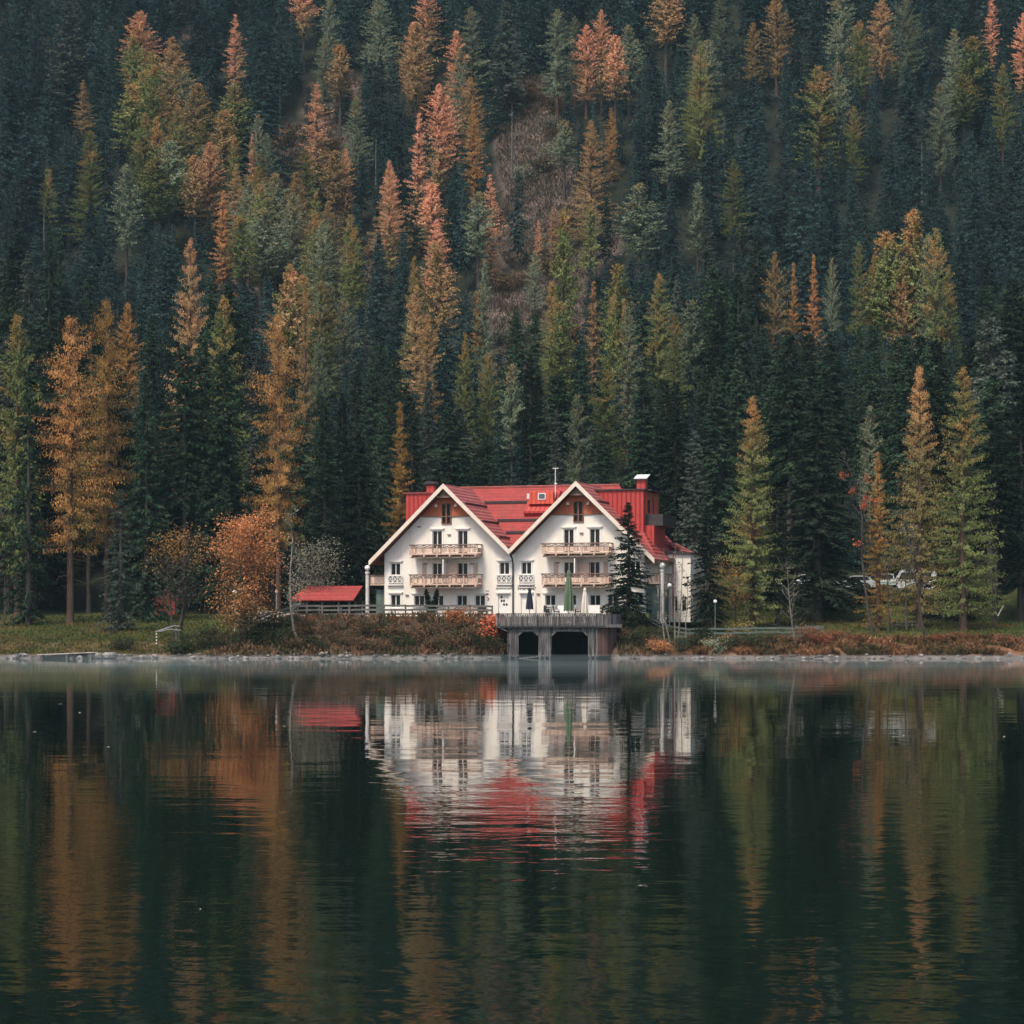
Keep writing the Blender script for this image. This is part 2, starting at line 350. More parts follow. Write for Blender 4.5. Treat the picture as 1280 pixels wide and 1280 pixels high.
wind = mapr(nt, sp.outputs['Y'], 16, 46, 1.9, .38)
cm = N(nt, 'ShaderNodeMath', operation='MULTIPLY'); L(nt, calm, cm.inputs[0]); L(nt, wind, cm.inputs[1]); calm = cm.outputs[0]
hgt = madd(small, madd(calm, .0017, 0.0), madd(big, madd(calm, .0068, 0.0), madd(swell, .010, madd(wnoise(.55, 1.0, 2.0), madd(calm, .008, 0.0), 0.0))))
bp = N(nt, 'ShaderNodeBump', i_Strength=1.0, i_Distance=1.0); L(nt, hgt, bp.inputs['Height']); L(nt, bp.outputs[0], b.inputs['Normal'])
L(nt, b.outputs[0], out.inputs[0])
tag(lk.build('lake', m), kind='structure')

# ------------------------------------------------------------------ conifers
def conifer(rng, H=24., R0=3.4, cb=.1, nw=40, nb=6, ns=15, pw=.85, e_top=35, e_bot=-18, sag=.25, lift=.18, sl=1.0, sw=.28, hang=25, lmin=.7, oval=0., trunk_r=.3, wood=True, gap=0.0, bulge=0.0, jit=.5, fuzz=.04):
    n = nw * nb
    t = np.repeat(np.linspace(0.012, 1, nw), nb) + rng.uniform(-jit, jit, n) / nw; t = np.clip(t, .004, 1)
    az = rng.uniform(0, 2 * np.pi, n)
    prof = .03 + .97 * t ** pw
    if oval: prof = prof * (1 - oval * sstep(t, .62, 1.05))
    whorl = np.repeat(rng.uniform(1 - gap, 1, nw), nb)
    Lb = R0 * prof * rng.uniform(lmin, 1.12, n) * whorl
    # lopsided crown: longer to some sides
    Lb *= 1 + .16 * np.sin(az * 2 + rng.uniform(0, 6) + t * 5) * t
    if bulge:
        f1, f2, f3 = rng.uniform(0, 6.28, 3); Lb *= 1 + bulge * (.6 * np.sin(11 * t + f1 + np.sin(az + f3)) + .6 * np.sin(az * 2 + 6 * t + f2))
    zb = H * (1 - t * (1 - cb))
    e = np.radians(e_top + (e_bot - e_top) * t ** .6 + rng.uniform(-7, 7, n))
    keep = rng.random(n) > .04
    btone = rng.uniform(0, 1, n)
    def pt(i, s):
        r = Lb[i] * s * np.cos(e[i]); dz = Lb[i] * (np.sin(e[i]) * s - sag * s ** 2 + lift * s ** 3)
        return np.stack([r * np.cos(az[i]), r * np.sin(az[i]), zb[i] + dz], -1)
    cnt = np.maximum(4, (ns * (.35 + .65 * Lb / R0)).astype(int)); cnt[~keep] = 0
    I = np.repeat(np.arange(n), cnt); k = len(I)
    s = rng.uniform(.04, 1.0, k) ** .8
    P = pt(I, s) + rng.normal(0, 1, (k, 3)) * np.array([fuzz, fuzz, fuzz * 1.3])
    side = rng.choice([-1, 1], k); ang = az[I] + side * np.radians(rng.uniform(10, 75, k))
    p = np.radians(rng.normal(hang, 16 if hang < 40 else 26, k))
    D = np.stack([np.cos(ang) * np.cos(p), np.sin(ang) * np.cos(p), -np.sin(p)], -1)
    ln = sl * rng.uniform(.55, 1.25, k) * (1 - .35 * s) * (.35 + .65 * np.sqrt(Lb[I] / R0))
    wd = ln * sw * rng.uniform(.7, 1.3, k)
    rv = rng.normal(0, 1, (k, 3)); rv[:, 2] *= .6
    S = np.cross(D, rv); S /= np.linalg.norm(S, axis=1)[:, None] + 1e-6
    mid = P + D * (ln * .45)[:, None]
    V = np.stack([P, mid + S * wd[:, None], P + D * ln[:, None], mid - S * wd[:, None]], 1).reshape(-1, 3)
    Q = np.arange(4 * k).reshape(-1, 4)
    tone = np.clip(.14 + .46 * btone[I] + .22 * rng.random(k), 0, 1)
    # trunk and branch wood
    mb = MB()
    bend = rng.uniform(-.012, .012, 2) * H
    mb.tube([(bend[0] * q * (1 - q) * 2, bend[1] * q * (1 - q) * 2, H * q) for q in (-.03, .0, .02, .3, .6, .985)], [trunk_r * 1.5, trunk_r * 1.3, trunk_r * 1.02, trunk_r * .8, trunk_r * .5, .02], 8)
    if wood:
        for i in range(0, n, 2):
            a_, c_, d_ = pt(i, np.float64(.0)), pt(i, np.float64(.5)), pt(i, np.float64(.95))
            mb.tube([a_, c_, d_], [.02 + .010 * Lb[i], .012 + .006 * Lb[i], .008], 3, cap=False)
        for i in range(int(10 + 14 * cb)):      # dead lower limbs
            z = H * (cb * rng.uniform(.45, 1.1) + .02); a = rng.uniform(0, 6.28); l = rng.uniform(.5, 1.6) * R0 / 3
            mb.tube([(0, 0, z), (l * math.cos(a), l * math.sin(a), z - .15 * l), (1.5 * l * math.cos(a + .2), 1.5 * l * math.sin(a + .2), z - .4 * l)], [.04, .025, .01], 3, cap=False)
    return V, Q, tone, mb
def make_variant(name, seed, leaf='spruce', bark='bark', **kw):
    rng = np.random.default_rng(seed)
    V, Q, tone, mb = conifer(rng, **kw)
    return dict(crown=meshnp(name + '_crown', V, Q, tone, M[leaf]), trunk=mb.mesh(name + '_trunk', M[bark]), H=kw.get('H', 24.), R=kw.get('R0', 3.4), V=V, Q=Q, tone=tone)
SP = [make_variant('spruce', 11, cb=.03, nw=46, nb=7, ns=42, R0=4.2, sl=.72, sw=.22, hang=32, bulge=.08),
      make_variant('spruce', 12, cb=.13, nw=42, nb=7, ns=40, R0=3.8, pw=.75, sag=.4, sl=.72, sw=.22, hang=35, bulge=.12),
      make_variant('spruce', 13, cb=.18, nw=38, nb=7, ns=42, R0=4.2, e_bot=-26, sag=.25, gap=.35, sl=.72, sw=.2, hang=38, bulge=.18),
      make_variant('spruce', 14, cb=.42, nw=32, nb=7, ns=42, R0=4.0, pw=.55, oval=.25, gap=.3, sl=.72, sw=.22, bulge=.2),
      make_variant('spruce', 15, cb=.03, nw=52, nb=7, ns=32, R0=3.2, pw=.7, sl=.6, sw=.22, hang=30),
      make_variant('spruce', 16, cb=.05, nw=34, nb=6, ns=46, R0=4.6, gap=.4, sag=.5, lift=.3, sl=.8, sw=.16, lmin=.5, hang=40, bulge=.15)]   # sparse, drooping
LA = [make_variant('larch', 21, 'gold', 'bark_red', cb=.08, R0=4.2, nw=62, nb=7, ns=84, pw=.75, e_top=40, e_bot=-8, sag=.14, lift=.16, sl=.36, sw=.15, hang=55, lmin=.6, oval=.2, fuzz=.07, bulge=.14, jit=1.2),
      make_variant('larch', 22, 'orange', 'bark_red', cb=.26, R0=4.8, nw=32, nb=8, ns=130, pw=.32, e_top=25, e_bot=-12, sag=.1, lift=.12, sl=.33, sw=.13, hang=58, lmin=.3, oval=.3, gap=.28, fuzz=.12, bulge=.3, jit=2.5),
      make_variant('larch', 23, 'olive', 'bark_red', cb=.15, R0=4.2, nw=50, nb=7, ns=62, pw=.5, e_top=50, e_bot=0, sag=.1, lift=.1, sl=.46, sw=.17, hang=45, lmin=.55, oval=.45, gap=.2, fuzz=.07, bulge=.2),
      make_variant('larch', 24, 'pink', 'bark_red', cb=.06, R0=3.2, nw=46, nb=7, ns=76, pw=.6, e_top=35, e_bot=-8, sag=.12, lift=.12, sl=.36, sw=.15, hang=55, lmin=.4, oval=.3, gap=.4, fuzz=.07, bulge=.25, jit=1.2),
      make_variant('larch', 25, 'green', 'bark', cb=.45, R0=4.0, nw=34, nb=7, ns=40, pw=.45, e_top=45, e_bot=5, sag=.1, lift=.1, sl=.6, sw=.22, hang=40, lmin=.5, oval=.5, gap=.25, fuzz=.07, bulge=.22),
      make_variant('larch', 26, 'olive', 'bark_red', cb=.2, R0=4.4, nw=44, nb=7, ns=66, pw=.42, e_top=55, e_bot=0, sag=.08, lift=.1, sl=.46, sw=.17, hang=40, lmin=.45, oval=.5, gap=.3, fuzz=.07, bulge=.3),
      make_variant('larch', 27, 'olive', 'bark_red', cb=.3, R0=4.4, nw=38, nb=7, ns=70, pw=.5, e_top=45, e_bot=-5, sag=.1, lift=.12, sl=.46, sw=.17, hang=45, lmin=.4, oval=.4, gap=.45, fuzz=.07, bulge=.3)]
def spray_arrays(seed, **kw):
    V, Q, tone, mb = conifer(np.random.default_rng(seed), wood=False, **kw); return V, tone
LO = [spray_arrays(s, **k) for s, k in ((31, dict(nw=36, nb=6, ns=17, cb=.04, sl=.95, sw=.27, R0=4.1, bulge=.1)), (32, dict(nw=34, nb=6, ns=17, cb=.1, sl=.95, sw=.27, R0=3.5, pw=.7, sag=.4, bulge=.15)), (33, dict(nw=30, nb=6, ns=18, cb=.25, sl=1.0, sw=.27, R0=4.2, pw=.6, oval=.25, gap=.3, bulge=.2)))]

def place_tree(var, x, y, H, Rr, leaf, name, label, cat, group=None, bark=None, rz=None, lean=0):
    z = gz(x, y) - .15
    root = empty(name, (x, y, z), RNG.uniform(0, 6.28) if rz is None else rz, label, cat, group)
    if lean: root.rotation_euler = (0, lean, 0)
    sc = (Rr / var['R'] * RNG.uniform(.9, 1.12), Rr / var['R'] * RNG.uniform(.9, 1.12), H / var['H'])
    link('crown', var['crown'], root, scale=sc, mat=M[leaf])
    link('trunk', var['trunk'], root, scale=sc, mat=M[bark] if bark else None)
    return root

ORD = 'first second third fourth fifth sixth seventh eighth ninth tenth eleventh twelfth thirteenth fourteenth fifteenth sixteenth seventeenth eighteenth nineteenth twentieth'.split()
occ = []     # (px, tip py, visible height px, half width px, Y) of the placed accent trees

# trees near the lake, each set out by its place on the lawn or at the forest edge: label, kind, variant, leaf, px, tip row, Y, half width px
NEAR = [
 ('tall orange larch with layered limbs and bare lower trunk on the lawn by the dock', 'larch', 1, 'orange', 88, 402, 211, 52),
 ('orange larch rising close behind the layered larch, with the higher tip', 'larch', 1, 'orange', 133, 380, 217, 36),
 ('olive larch with orange flecks at the photo left edge beside the orange larches', 'larch', 2, 'olive', 22, 396, 220, 38),
 ('dark wide spruce on the lawn edge left of the tall orange larch', 'spruce', 5, 'spruce', 35, 470, 209, 48),
 ('tall dark spruce between the layered orange larch and the bare spruce trunks', 'spruce', 0, 'spruce', 183, 465, 213, 34),
 ('young grey-green spruce with thin open branches on the lawn', 'spruce', 5, 'spruce_grey', 150, 612, 202, 36),
 ('golden larch with a slim pointed spire above the dark trunks', 'larch', 0, 'gold', 238, 298, 252, 34),
 ('broad olive-gold larch right of the golden spire larch', 'larch', 2, 'olive', 280, 372, 243, 40),
 ('orange larch with bare right-hand limbs standing behind the rust-leaved tree', 'larch', 1, 'orange', 348, 398, 210, 42),
 ('yellow-gold larch showing its ragged top behind the orange larch', 'larch', 3, 'gold', 382, 350, 240, 24),
 ('thin orange-brown larch just left of the hotel gable', 'larch', 3, 'orange', 500, 503, 224, 30),
 ('grey-green slim spruce standing between the hotel corner and the green larch', 'spruce', 4, 'spruce_grey', 868, 538, 213, 30),
 ('broad olive larch with orange edges and a pointed tip by the green fence', 'larch', 0, 'olive', 941, 496, 205, 42),
 ('large dark spruce with thin drooping branches above the park bench', 'spruce', 1, 'spruce_dark', 1022, 498, 213, 56),
 ('narrow rusty orange larch on the lawn beside the bare leaning tree', 'larch', 3, 'orange', 1097, 566, 201, 24),
 ('tall orange-tipped larch, left one of the big pair over the lawn', 'larch', 0, 'olive_gold', 1149, 458, 205, 40),
 ('tallest olive-green larch, right one of the big pair over the lawn', 'larch', 0, 'olive', 1204, 459, 203, 46),
 ('dark thick-trunked spruce at the lawn end with the white board against it', 'spruce', 3, 'spruce_dark', 1244, 520, 212, 40),
 ('dark spruce at the far end of the lawn on the photo right edge', 'spruce', 2, 'spruce_dark', 1275, 500, 214, 44),
 ('small dark spruce in front of the hotel, covering its right gable', 'spruce', 0, 'spruce_dark', 785, 628, 193.5, 29),
 ('high-crowned spruce with long bare trunk, leftmost of the trunks in the dark wood', 'spruce', 3, 'spruce', 231, 430, 226, 34),
 ('high-crowned spruce with long bare trunk, middle one in the dark wood', 'spruce', 3, 'spruce', 252, 420, 230, 32),
 ('high-crowned spruce with long bare trunk, rightmost in the dark wood', 'spruce', 3, 'spruce', 279, 440, 226, 32),
 ('slim pale grey spruce behind the hotel roof beside a green larch', 'spruce', 4, 'spruce_grey', 695, 512, 226, 20),
 ('fresh green larch behind the hotel roof near the antenna mast', 'larch', 2, 'green', 722, 494, 232, 30),
 ('dark spruce at the wood edge right of the red-roofed shelter', 'spruce', 1, 'spruce_dark', 448, 540, 222, 32),
 ('dark spruce behind the rust-leaved tree and the shelter', 'spruce', 2, 'spruce_dark', 405, 500, 222, 36),
 ('small pale green larch between the red-leaved tree and the big larch pair', 'larch', 2, 'green', 1088, 508, 236, 22),
 ('dark spruce right behind the big larch pair', 'spruce', 0, 'spruce_dark', 1178, 560, 214, 40),
 ('dark spruce close against the white side wing of the hotel', 'spruce', 2, 'spruce_dark', 884, 630, 199, 29),
 ('dark spruce at the lake end of the green fence beside the olive larch', 'spruce', 2, 'spruce_dark', 972, 610, 206, 34),
]
for lab, kind, v, leaf, px, tip, Y, hw in NEAR:
    x = xat(px, Y); H = zat(tip, Y) - gz(x, Y) + .15; sc = F / Y
    var = (SP if kind == 'spruce' else LA)[v]
    place_tree(var, x, Y, H, hw / sc * (1.32 if kind == 'larch' and v in (1, 3) else 1.38), leaf, kind + '_tree', lab, kind, bark='bark' if leaf in ('spruce_dark',) else None)
    occ.append((px, tip, H * sc * .75, hw, Y))

# accent larches of the forest belt and of the far slope: px, tip row, height m, half width px, colour, variant
BELT = [(520, 356, 20, 26, 'gold', 2), (597, 362, 17, 17, 'orange', 3), (690, 350, 20, 22, 'olive', 2), (742, 350, 19, 19, 'gold', 3), (772, 330, 19, 22, 'olive', 2), (780, 372, 18, 14, 'gold', 3),
 (824, 340, 20, 24, 'olive', 0), (757, 452, 16, 26, 'olive', 2), (845, 390, 18, 18, 'olive', 2), (968, 314, 17, 20, 'gold', 2), (992, 327, 16, 14, 'orange', 3), (1017, 317, 16, 14, 'orange', 3), (1040, 322, 15, 13, 'green', 2),
 (1142, 264, 24, 32, 'olive', 2), (1108, 290, 22, 26, 'olive', 2), (1170, 285, 20, 22, 'olive', 2), (1185, 334, 19, 22, 'olive', 0), (1095, 312, 18, 16, 'orange', 3), (1130, 330, 20, 26, 'gold', 2),
 (365, 340, 20, 26, 'gold', 2), (430, 372, 19, 24, 'green', 2), (402, 330, 18, 18, 'olive', 2), (160, 378, 19, 20, 'orange', 2), (545, 300, 17, 24, 'gold', 2), (705, 262, 20, 18, 'olive', 2), (640, 455, 17, 18, 'green', 4), (610, 440, 15, 16, 'olive', 2)]
HILL = [(176, 14, 20, 24, 'pink', 2), (216, 46, 22, 22, 'gold', 2), (192, 80, 22, 24, 'olive', 2), (246, 104, 19, 18, 'gold', 2), (166, 105, 20, 24, 'olive', 2), (104, 99, 15, 12, 'gold', 3), (113, 162, 20, 20, 'olive', 2),
 (60, 211, 16, 10, 'olive', 4), (158, 206, 24, 16, 'green', 4), (262, 177, 19, 22, 'pink', 2), (243, 194, 18, 16, 'gold', 2), (295, 204, 17, 14, 'gold', 3), (279, 237, 21, 17, 'orange', 3), (280, 138, 19, 20, 'gold', 2),
 (315, 166, 19, 11, 'pink', 3), (396, 104, 23, 21, 'pink', 3), (294, 17, 21, 14, 'pink', 3), (196, 198, 18, 22, 'olive', 2), (212, 176, 20, 20, 'green', 2), (333, 166, 18, 16, 'green', 2), (345, 216, 20, 22, 'green', 2),
 (366, 240, 19, 22, 'green', 2), (393, 268, 18, 22, 'olive', 2), (425, 56, 17, 16, 'gold', 2), (406, 44, 18, 15, 'green', 2), (412, -6, 19, 16, 'green', 2), (380, -22, 18, 16, 'pink', 2), (222, 130, 20, 22, 'olive', 2), (252, 150, 18, 18, 'olive', 2), (180, 140, 20, 20, 'olive', 2), (310, 225, 18, 20, 'green', 2), (330, 260, 18, 20, 'green', 2), (300, 270, 18, 18, 'olive', 2),
 (520, 28, 24, 17, 'gold', 2), (533, -24, 19, 17, 'pink', 2), (571, 38, 19, 16, 'pink', 2), (549, 105, 22, 19, 'pink', 2), (524, 140, 24, 17, 'pink', 3), (592, 129, 22, 15, 'orange', 3), (613, 217, 18, 15, 'pink', 3),
 (598, 240, 18, 17, 'green', 2), (546, 273, 18, 21, 'pink', 2), (590, 8, 22, 20, 'green', 2), (575, 60, 22, 20, 'green', 2), (697, 11, 22, 22, 'green', 2), (733, 31, 17, 18, 'pink', 2), (752, 12, 19, 14, 'pink', 2), (769, 44, 20, 15, 'pink', 2),
 (786, 32, 19, 15, 'green', 4), (764, 134, 13, 11, 'orange', 3), (739, 149, 21, 21, 'gold', 0), (836, 125, 19, 19, 'green', 2), (799, 230, 19, 23, 'green', 2), (691, 257, 11, 9, 'pink', 3), (673, 274, 9, 7, 'pink', 3),
 (868, 17, 20, 16, 'green', 2), (876, 50, 24, 23, 'olive', 0), (900, -18, 16, 12, 'green', 2), (941, 28, 16, 15, 'gold', 2), (971, -8, 19, 18, 'gold', 2), (1051, -22, 21, 22, 'green', 2), (1101, -4, 19, 17, 'gold', 2),
 (1134, -6, 21, 20, 'green', 2), (1192, 36, 20, 16, 'green', 2), (1215, 46, 20, 18, 'olive', 2), (1023, 82, 22, 27, 'olive', 2), (1048, 78, 21, 12, 'green', 4), (1067, 132, 16, 13, 'olive', 2), (1240, -14, 18, 10, 'pink', 3),
 (1279, 16, 18, 14, 'pink', 2), (832, -18, 19, 20, 'gold', 2), (884, 250, 18, 13, 'spruce_grey', 2), (632, -2, 23, 21, 'spruce_grey', 0), (85, 0, 25, 30, 'spruce_grey', 2), (668, 330, 16, 12, 'green', 2), (705, 150, 14, 14, 'green', 4), (475, -10, 20, 18, 'green', 2), (445, 120, 17, 15, 'green', 2), (432, 185, 16, 12, 'pink', 2)]
rx = np.random.default_rng(77)
for i in range(30):
    q = rx.random(); c = rx.choice(['olive', 'gold', 'green', 'pink'], p=[.5, .14, .3, .06]); cx_ = 178 + q * 232 + rx.normal(0, 22); cy_ = 45 + q * 235 + rx.normal(0, 26)
    HILL.append((cx_, cy_, rx.uniform(14, 21), rx.uniform(14, 22), str(c), 2))
for i in range(20):
    c = rx.choice(['olive', 'gold', 'green', 'orange'], p=[.42, .1, .44, .04]); cx_ = rx.choice([rx.uniform(360, 480), rx.uniform(500, 720), rx.uniform(740, 880), rx.uniform(1060, 1200)]); BELT.append((cx_, rx.uniform(318, 420) if cx_ < 900 else rx.uniform(285, 350), rx.uniform(14, 20), rx.uniform(14, 22), str(c), 2))
for i in range(16):
    c = rx.choice(['olive', 'green', 'gold'], p=[.35, .5, .15]); HILL.append((rx.uniform(560, 1270), rx.uniform(0, 260), rx.uniform(13, 19), rx.uniform(11, 18), str(c), 2))
for i in range(8): HILL.append((rx.uniform(470, 620), rx.uniform(20, 240), rx.uniform(16, 20), rx.uniform(13, 18), str(rx.choice(['pink', 'gold', 'green'])), 2))
HILL[:] = [h for k, h in enumerate(HILL) if k < 95 or not (590 < h[0] < 735 and 60 < h[1] < 330)]
ORD += ['twenty-first', 'twenty-second', 'twenty-third', 'twenty-fourth', 'twenty-fifth', 'twenty-sixth', 'twenty-seventh', 'twenty-eighth', 'twenty-ninth', 'thirtieth', 'thirty-first', 'thirty-second']
names = {'pink': 'salmon-orange', 'orange': 'orange', 'gold': 'golden', 'olive': 'olive-gold', 'green': 'pale green', 'spruce_grey': 'grey-green'}
acc = []
for lst, y0, y1, near in ((BELT, 238, 288, True), (HILL, 345, 500, False)):
    for px, tip, H, hw, colr, v in lst:
        best = None
        for Y in np.arange(y0, y1, .5):
            x = xat(px, Y); t = proj(x, Y, gz(x, Y) + H)[1]
            if best is None or abs(t - tip) < best[0]: best = (abs(t - tip), Y, x)
        Y, x = best[1], best[2]; Hn = zat(tip, Y) - gz(x, Y)
        Hn = min(max(Hn, H * .7), H * 1.5)
        acc.append([px, tip, Hn, hw, colr, v, x, Y, near])
zone = lambda a: 'in the near forest belt' if a[8] else ('on the high slope' if a[1] < 60 else 'on the upper slope' if a[1] < 160 else 'on the middle slope')
for a in acc:
    same = sorted([b for b in acc if zone(b) == zone(a) and b[4] == a[4]], key=lambda b: b[0])
    i = [k for k, b in enumerate(same) if b is a][0]
    nm = names[a[4]]
    lab = f'{nm} larch {zone(a)}, {ORD[i]} from the left of that colour there' if len(same) > 1 else f'the only {nm} larch {zone(a)}'
    spr = a[4] == 'spruce_grey'
    if spr: lab = lab.replace('larch', 'spruce')
    var = SP[0] if spr else LA[int(RNG.choice([2, 5, 6, 4, 0], p=[.22, .26, .2, .26, .06])) if a[5] == 2 else a[5]]
    place_tree(var, a[6], a[7], a[2], a[3] * a[7] / F * (1.6 if a[8] else 1.85), a[4], 'spruce_tree' if spr else 'larch_tree', lab, 'spruce' if spr else 'larch', 'larches scattered through the forest' if not spr else None)
    occ.append((a[0], a[1], a[2] * F / a[7] * .72, a[3], a[7]))

# dark spruces that fill the forest
cand = []
def fill(y0, y1, dy, dx, hmean, hsd, xm):
    y = y0
    while y < y1:
        w = y * .2319 + xm
        for x in np.arange(-w, w, dx):
            X = x + RNG.uniform(-.48, .48) * dx; Yy = y + RNG.uniform(-.48, .48) * dy
            H = float(np.clip(RNG.normal(hmean, hsd), hmean * .5, hmean * 1.4))
            cand.append([X, Yy, H])
        y += dy
fill(226, 286, 5.4, 5.5, 21.5, 5.0, 14)
fill(318, 345, 6, 6, 17, 3, 14)
fill(345, 486, 6.2, 6.1, 18.5, 5.2, 14)
trees = []
for X, Yy, H in cand:
    if Yy < 232 and abs(X) < 20 and Yy < 229: continue
    if in_clear(X, Yy, 1.08) and RNG.random() > .06: continue
    if in_clear(X, Yy, 1.08): H *= .4
    z = gz(X, Yy); px, tip = proj(X, Yy, z + H); base = proj(X, Yy, z)[1]; sc = F / Yy
    hw = .12 * H * sc; bad = False
    for ox, ot, oh, ow, oY in occ:
        if Yy < oY - 1.0 and abs(px - ox) < (hw + ow) * .72:
            lim = ot + oh * (.85 if oY > 300 else .62)
            if tip < lim:
                Hn = zat(lim, Yy) - z
                if Hn < 7: bad = True; break
                H = Hn; tip = lim; hw = .12 * H * sc
        elif abs(Yy - oY) < 2 and abs(px - ox) < ow * .5: bad = True; break
    if bad or tip > 760: continue
    trees.append((X, Yy, H, px, tip, H * sc))
inside = [t for t in trees if -30 < t[3] < 1310 and t[4] < 700 and t[4] > -40]
inside.sort(key=lambda t: -t[5])
solo = inside[:270]; solo_set = set(id(t) for t in solo)
def spruce_words(px, Y, tip):
    if Y < 300:
        side = 'behind the left lawn' if px < 330 else 'behind the red shelter' if px < 470 else 'behind the hotel roof' if px < 840 else 'behind the parked cars'
        row = 'at the front of the dense forest' if Y < 240 else 'within the dense forest' if Y < 262 else 'on the skyline of the near forest'
        return f'dark green spruce {row} {side}', f'spruces {row} {side}'
    side = 'left of the brown clearings' if px < 480 else 'around the brown clearings' if px < 760 else 'right of the clearings'
    return f'blue-green spruce on the far hillside, {side}', f'far hillside spruces {side}'
for X, Yy, H, px, tip, hp in solo:
    v = int(RNG.choice([3, 3, 3, 2, 3, 1] if Yy < 240 else [0, 0, 1, 1, 4, 2, 3, 5] if Yy < 300 else [0, 1, 4, 1, 2]))
    lab, grp = spruce_words(px, Yy, tip)
    place_tree(SP[v], X, Yy, H, H * RNG.uniform(.155, .22), RNG.choice(['spruce', 'spruce', 'spruce', 'spruce_dark', 'spruce_grey'], p=[.3, .25, .2, .15, .1]) if Yy < 300 else 'spruce_hazed', 'spruce_tree', lab, 'spruce', grp)
# the rest of the spruces read as one far-off wood
VV, TT = [], []; tv, tq = [], []
for t in trees:
    if id(t) in solo_set: continue
    X, Yy, H = t[:3]; V0, tn = LO[RNG.integers(3)]; a = RNG.uniform(0, 6.28); k = H / 24; kr = k * RNG.uniform(.9, 1.35)
    c, s = math.cos(a), math.sin(a); z = gz(X, Yy)
    VV.append(np.stack([(V0[:, 0] * c - V0[:, 1] * s) * kr + X, (V0[:, 0] * s + V0[:, 1] * c) * kr + Yy, V0[:, 2] * k + z], -1))
    TT.append(np.clip(tn * .75 + RNG.uniform(-.3, .5), 0, 1))
    for j in range(2):     # slim trunk as two crossed blades with thickness
        q = .16 * k; o = [(-q, 0), (q, 0)] if j == 0 else [(0, -q), (0, q)]
        VV.append(np.array([(X + o[0][0], Yy + o[0][1], z - .3), (X + o[1][0], Yy + o[1][1], z - .3), (X + o[1][0] * .1, Yy + o[1][1] * .1, z + H * .97), (X + o[0][0] * .1, Yy + o[0][1] * .1, z + H * .97)])); TT.append(np.array([.6]))
VV = np.concatenate(VV); TT = np.concatenate(TT)
fo = link('far_woods', meshnp('far_woods', VV, np.arange(len(VV)).reshape(-1, 4), TT, M['spruce_hazed']))
tag(fo, 'mass of dark blue-green spruces covering the far hillside', 'woods', kind='stuff')
print('TREES', len(trees), 'solo', len(solo), 'far faces', len(TT))

SN = []
for k in range(2):
    V_, Q_, t_, mb_ = conifer(np.random.default_rng(90 + k), H=16, R0=1.6, cb=.3, nw=12, nb=3, ns=1, trunk_r=.2, lmin=.3, gap=.5); SN.append(mb_.mesh('dead_trunk', M['bark_grey']))
for i, (px, py) in enumerate([(129, 118), (55, 250), (640, 130), (470, 175), (905, 150), (1152, 180), (1000, 215), (745, 250), (350, 60)]):
    Y = min(np.arange(345, 480, 1.), key=lambda q: abs(proj(xat(px, q), q, gz(xat(px, q), q) + 13)[1] - py)); x = xat(px, Y)
    tag(link('dead_tree', SN[i % 2], None, (x, Y, gz(x, Y)), i, (1, 1, .85)), f'bare grey dead trunk among the far spruces, {ORD[sorted([129, 55, 640, 470, 905, 1152, 1000, 745, 350]).index(px)]} of these from the left', 'dead tree', 'dead trunks on the far slope')

